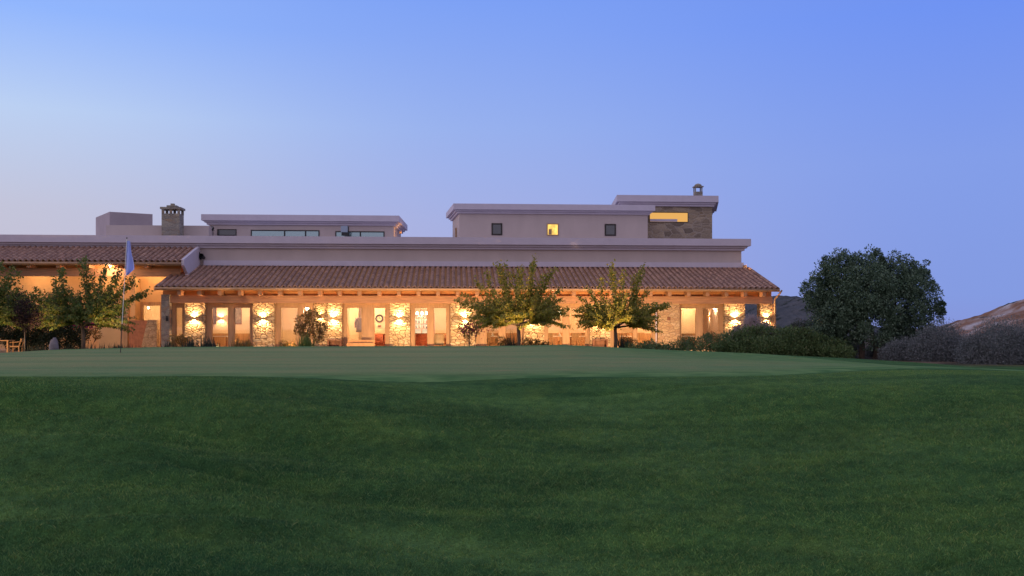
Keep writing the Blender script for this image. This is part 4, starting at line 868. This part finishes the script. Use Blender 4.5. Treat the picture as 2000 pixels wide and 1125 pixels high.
def plume_bush(name, px, Y, w_, h_, n, lab, mat, thin=.012, zg=ZG, seed=3, group=None, cat='bush', bend=.5):
    """fountain of fine arching stems with feathery ends"""
    rs = np.random.default_rng(seed); root = empty(name, atp(px, Y, zg), 0, lab, cat, group); Q = []
    a = rs.uniform(0, 2*math.pi, n); el = rs.uniform(.0, 1.15, n); Ln = h_*rs.uniform(.6,1.05,n)
    d = np.stack([np.sin(el)*np.cos(a)*w_/h_, np.sin(el)*np.sin(a)*w_/h_, np.cos(el)], 1)
    b = np.stack([rs.normal(size=n)*w_*.12, rs.normal(size=n)*w_*.12, np.zeros(n)], 1)
    K = 5; s_ = np.cross(d, rs.normal(size=(n,3))); s_ /= np.linalg.norm(s_,axis=1,keepdims=True)
    def pt(t): return b + d*(Ln*t)[:,None] + np.array([0,0,-1.0])*(bend*Ln*t*t*np.sin(el)*.5)[:,None]
    for k in range(K):
        p0, p1 = pt(k/K), pt((k+1)/K); w0 = thin*(1-.6*k/K); w1 = thin*(1-.6*(k+1)/K)
        Q.append(np.stack([p0-s_*w0/2, p0+s_*w0/2, p1+s_*w1/2, p1-s_*w1/2], 1))
    for j in range(7):
        t = rs.uniform(.5, 1, n); c_ = pt(0)*(1-t[:,None]) + 0; c_ = b + d*(Ln*t)[:,None] + np.array([0,0,-1.0])*(bend*Ln*t*t*np.sin(el)*.5)[:,None]
        Q.append(leaves(c_, d + rs.normal(size=(n,3))*.5, rs.uniform(.5,1.2,n)*.06, .35))
    np_quads('foliage', np.concatenate(Q), M[mat], root); return root
plume_bush('plume_bush', 1468, 43, .95, 1.85, 7000, 'pale fuzzy plume bush before the open corner porch', 'fuzz', .010, -1.3, 3)
plume_bush('plume_bush', 1440, 42.5, .7, 1.45, 4000, 'lower fuzzy plume bush left of the tall one', 'fuzz', .010, -1.3, 4)
plume_bush('plume_bush', 1495, 43, .8, 1.6, 4500, 'fuzzy plume bush on the right below the corner lamp', 'fuzz', .010, -1.3, 41)
# grey round bushes
def grey(px, top, rpx, Y, lab, seed, extra=(), n_=9000, mat='greyleaf'):
    sc = Y/F; by = HOR + 1.35/sc; bl = [(px, top+rpx, rpx, 0), (px-rpx*.5, top+rpx*1.3, rpx*.75, -.2), (px+rpx*.5, top+rpx*1.25, rpx*.78, -.1), (px, by-rpx*.5, rpx, -.3), (px-rpx*.7, by-rpx*.45, rpx*.6, 0), (px+rpx*.7, by-rpx*.45, rpx*.6, 0)] + list(extra)
    blob_shrub('bush', px, Y, bl, lab, 'bush', mat, n_*3, .065, 'round grey bushes at the right', .36, True, .9, -1.5, .8, seed, 14, .22)
grey(1835, 640, 52, 38, 'round grey bush just right of the evergreen tree', 71, n_=16000)
grey(1950, 636, 60, 35, 'largest grey bush at the right edge of the view', 72, [(2020,680,60,0),(1905,695,36,0)], 22000)
grey(1755, 668, 30, 39, 'grey bush in the shade right of the evergreen trunks', 73, n_=9000)
grey(1640, 668, 26, 42, 'grey bush left of the evergreen trunks', 74, [(1665,680,18,0)], 7000)
grey(1590, 622, 26, 47, 'dull bush under the left side of the evergreen crown', 75, [(1560,650,24,0)], 9000, 'lavender')
grey(1545, 640, 24, 46, 'olive bush above the middle of the hedge', 76, [], 7000, 'hedgeleaf')
grey(1715, 672, 22, 43, 'small grey bush behind the evergreen trunks', 77, n_=6000)
# shrubs before the facade
def strap(px, Y, h_, n, lab, mat='grassblade', name='strap_plant', group=None, w_=.35, seed=1, wd=.035, cat='plant'):
    rs = np.random.default_rng(seed); root = empty(name, atp(px, Y), 0, lab, cat, group)
    a = rs.uniform(0, 2*math.pi, n); el = rs.uniform(.05,1.0,n); Ln = h_*rs.uniform(.6,1.1,n); Q = []
    d = np.stack([np.sin(el)*np.cos(a), np.sin(el)*np.sin(a), np.cos(el)], 1)
    b = np.stack([rs.normal(size=n)*w_*.3, rs.normal(size=n)*w_*.3, np.zeros(n)], 1); s_ = np.stack([-np.sin(a), np.cos(a), np.zeros(n)], 1)
    K = 4
    def pt(t): return b + d*(Ln*t)[:,None] - np.array([0,0,1.])*(Ln*t*t*np.sin(el)*.55)[:,None]
    ws = [.7,1,.8,.45,.03]
    for k in range(K):
        p0, p1 = pt(k/K), pt((k+1)/K); Q.append(np.stack([p0-s_*wd*ws[k]/2, p0+s_*wd*ws[k]/2, p1+s_*wd*ws[k+1]/2, p1-s_*wd*ws[k+1]/2], 1))
    np_quads('foliage', np.concatenate(Q), M[mat], root); return root
blob_shrub('shrub', 605, 49, [(590,628,14,0),(612,620,16,.1),(628,640,12,0),(600,645,16,0),(585,645,10,0),(622,655,12,0),(603,612,8,0)], 'tall loose shrub with orange lit leaves left of the slim pillar', 'shrub', 'autumn', 2600, .10, None, .5)
strap(597, 48.4, 1.25, 300, 'bright green clump of strap leaves at the foot of the tall shrub', 'grassblade', seed=2, w_=.6)
r_ = blob_shrub('small_tree', 917, 49, [(905,640,12,0),(922,636,12,0),(932,645,9,0),(913,650,12,0)], 'small round pink flowering tree left of the middle mulberry', 'tree', 'autumn', 900, .09, None, .5)
MB().tube([(-.02,0,-.05),(0,0,.75),(0,0,1.1)], [.035,.03,.02], 8).build('trunk', M['bark'], r_, (0,0,0), True)
rs2 = np.random.default_rng(9); c_ = rs2.normal(size=(170,3))*np.array([.33,.3,.20]) + np.array([.1,-.1,1.25]); np_quads('blossom', leaves(c_, rs2.normal(size=(170,3)), np.full(170,.10), .8), M['pinkflower'], r_)
for i, (px, top, r, lab, mt) in enumerate(((345,652,11,'reddish twiggy shrub at the foot of the brick corner pillar','autumn'),(362,655,9,'low reddish shrub right of the brick corner pillar','autumn'),(475,664,9,'low dry shrub before the right pane of the two-pane window','autumn'),(560,664,9,'low pinkish shrub before the narrow pale window','autumn'),
    (985,656,10,'low shrub just left of the middle mulberry trunk','autumn'),(1035,660,9,'low reddish shrub right of the middle mulberry trunk','autumn'),(1058,664,8,'smallest red shrub between the mulberries','autumn'),(1228,658,9,'upright leafy shrub right of the right mulberry trunk','autumn'))):
    blob_shrub('shrub', px, 50.5, [(px-7,top+r,r,0),(px+7,top+r+2,r,.1),(px,top+r+8,r*1.1,0)], lab, 'shrub', mt, 700, .085, 'low shrubs along the terrace edge', .5, True, .9, ZG, .6, 90+i)
for i, (px, h, lab, mt) in enumerate(((372,.6,'dark blue spiky plant left of the first lit pillar','agave'),(402,.75,'larger dark blue spiky plant below the two-pane window','agave'),(415,.5,'small dark spiky plant below the two-pane window','agave'),(1003,.8,'dark spiky plant against the middle mulberry trunk','agave'),(1216,.7,'dark spiky plant right of the right mulberry trunk','agave'),
    (462,.65,'tuft of dry reddish grass below the two-pane window','autumn'),(482,.6,'tuft of dry reddish grass left of the second lit pillar','autumn'),(230,.4,'low dark tuft left of the flagstick','agave'),(330,.5,'low tuft at the foot of the brick corner pillar','lavender'))):
    strap(px, 49.6, h*1.6, 110, lab, mt, 'spiky_plant', 'spiky plants along the terrace edge', .45, 110+i, .045)
# left dark planting
DB = [(20,640,34,0),(55,655,30,.2),(0,600,36,.4),(90,640,30,.2),(115,630,26,.3),(120,660,26,0),(75,620,26,.5),(150,655,18,.2),(30,600,30,.6),(-30,640,40,0),(100,670,22,-.3),(60,672,22,-.2),(25,668,20,.2),(145,672,18,0),(100,605,24,.5)]
blob_shrub('shrubbery', 60, 50.5, DB, 'dark shrubbery behind the left trees', 'shrubbery', 'darkleaf', 40000, .10, None, .5, False, .9)
r_ = blob_shrub('small_tree', 48, 45.5, [(50,612,24,0),(38,620,18,0),(64,622,18,0),(50,630,18,0),(44,600,14,0)], 'small round purple leaved tree on a thin stem before the dark shrubbery', 'tree', 'purpleleaf', 3200, .085, None, .45, False)
MB().tube([(0,0,-.05),(.02,0,.6),(0,0,1.3)], [.045,.035,.02], 8).build('trunk', M['bark'], r_, (0,0,0), True)
r_ = blob_shrub('bougainvillea', 165, 52, [(145,640,15,0),(178,640,13,0),(160,655,16,0),(190,655,9,0),(135,655,10,0)], 'magenta bougainvillea behind the left mulberry trunk', 'bush', 'autumn', 1800, .10, None, .5)
c_ = np.concatenate([rs2.normal(size=(260,3))*np.array([.42,.3,.16]) + np.array([-.4,-.3,1.5]), rs2.normal(size=(150,3))*np.array([.22,.2,.16]) + np.array([.45,-.3,1.55])]); np_quads('blossom', leaves(c_, rs2.normal(size=(410,3)), np.full(410,.10), .8), M['magenta'], r_)
for i, (px, top, lab) in enumerate(((200,664,'low grey green border plant right of the left mulberry trunk'),(222,666,'low border plant before the pale screen wall'),(250,668,'low border plant right of the flagstick'),(180,668,'low border plant at the left mulberry trunk'),(75,668,'low grassy border plant right of the purple tree'),(125,674,'low border plant right of the boulder'),(268,672,'last low border plant before the stair parapet'))):
    strap(px, 46.5, .62, 130, lab, 'lavender', 'border_plant', 'low border plants at the left', .9, 140+i, .03)
# boulder
bm_v = []; bm_f = []; rr = np.random.default_rng(3); n1, n2 = 14, 10
for i in range(n2+1):
    ph = math.pi*i/n2
    for j in range(n1):
        th = 2*math.pi*j/n1; k = 1+.12*math.sin(3*th+ph*2)+.06*math.sin(7*th+5*ph); bm_v.append((.20*k*math.sin(ph)*math.cos(th), .18*k*math.sin(ph)*math.sin(th), .36-.40*math.cos(math.pi-ph)*-1*k))
for i in range(n2):
    for j in range(n1): bm_f.append((i*n1+j, i*n1+(j+1) % n1, (i+1)*n1+(j+1) % n1, (i+1)*n1+j))
bo = link_mesh('boulder', bm_v, bm_f, M['boulder'], None, True); bo.location = atp(106, 44, -1.25); tag(bo, 'upright grey boulder before the dark shrubbery at the left', 'boulder')
# ------------------------------------------------------------------ hills
def hill(name, pts, Y, depth, m, rough, seed):
    rs = np.random.default_rng(seed); xs = np.linspace(pts[0][0], pts[-1][0], 150); top = np.interp(xs, [p[0] for p in pts], [p[1] for p in pts]); v = []; f = []; nn = 40
    for i, (px, py) in enumerate(zip(xs, top)):
        hz = (HOR-py)*Y/F + 3
        for j in range(nn+1):
            t = j/nn; y_ = Y - depth + 2*depth*t; s_ = math.sin(math.pi*t/1.0)**.8 if 0 < t < 1 else 0
            x_ = (px-PXC)/F*Y
            nz_ = rough*(math.sin(x_*.31+t*9)+.6*math.sin(x_*.83-t*17)+.4*math.sin(x_*1.9+t*31)+.3*rs.normal())*(.25+.75*s_)*(0 if t in (0,1) else 1)*(.35 if abs(t-.5) < .03 else 1)
            v.append((x_, y_, -3 + hz*s_ + nz_ - (nz_ if j in (0,nn) else 0)))
    for i in range(len(xs)-1):
        for j in range(nn): a = i*(nn+1)+j; f.append((a, a+nn+1, a+nn+2, a+1))
    return tag(link_mesh(name, v, f, m, None, True), kind='structure')
def hill_mat(name, cols, sc_, patch):
    m, nt, b = newmat(name); tcn = nd(nt, 'ShaderNodeTexCoord'); n = nd(nt, 'ShaderNodeTexNoise'); n.inputs['Scale'].default_value = sc_; n.inputs['Detail'].default_value = 8; n.inputs['Roughness'].default_value = .65; nt.links.new(tcn.outputs['Object'], n.inputs[0])
    c = ramp(nt, n.outputs[0], [(a, c4(q)) for a, q in cols]); v = nd(nt, 'ShaderNodeTexVoronoi'); v.inputs['Scale'].default_value = patch; nt.links.new(tcn.outputs['Object'], v.inputs['Vector'])
    mx = nd(nt, 'ShaderNodeMix', data_type='RGBA'); nt.links.new(ramp(nt, v.outputs['Distance'], [(.2, (1,1,1,1)), (.42, (0,0,0,1))]), mx.inputs[0]); nt.links.new(c, mx.inputs[6]); mx.inputs[7].default_value = (.035,.04,.035,1)
    nt.links.new(mx.outputs[2], b.inputs['Base Color']); b.inputs['Roughness'].default_value = .95; b.inputs['Specular IOR Level'].default_value = .1
    bm = nd(nt, 'ShaderNodeBump'); bm.inputs['Strength'].default_value = 1; bm.inputs['Distance'].default_value = 1.0; nt.links.new(n.outputs[0], bm.inputs['Height']); nt.links.new(bm.outputs[0], b.inputs['Normal'])
    return m
hm1 = hill_mat('hill_scrub', [(.3,(.055,.06,.075)), (.5,(.09,.09,.10)), (.7,(.13,.12,.13))], .25, .45)
hm2 = hill_mat('hill_earth', [(.32,(.14,.08,.055)), (.45,(.26,.13,.08)), (.54,(.34,.22,.18)), (.64,(.50,.43,.44))], .16, .16)
hill('hill', [(1380,640),(1440,606),(1490,584),(1515,577),(1535,582),(1560,594),(1585,612),(1620,632),(1660,640)], 170, 45, hm1, .25, 1)
hill('hill', [(1790,660),(1850,650),(1890,643),(1925,632),(1950,621),(1975,613),(2000,606),(2040,590),(2120,560),(2250,500),(2400,490),(2600,560)], 150, 40, hm2, .28, 2)
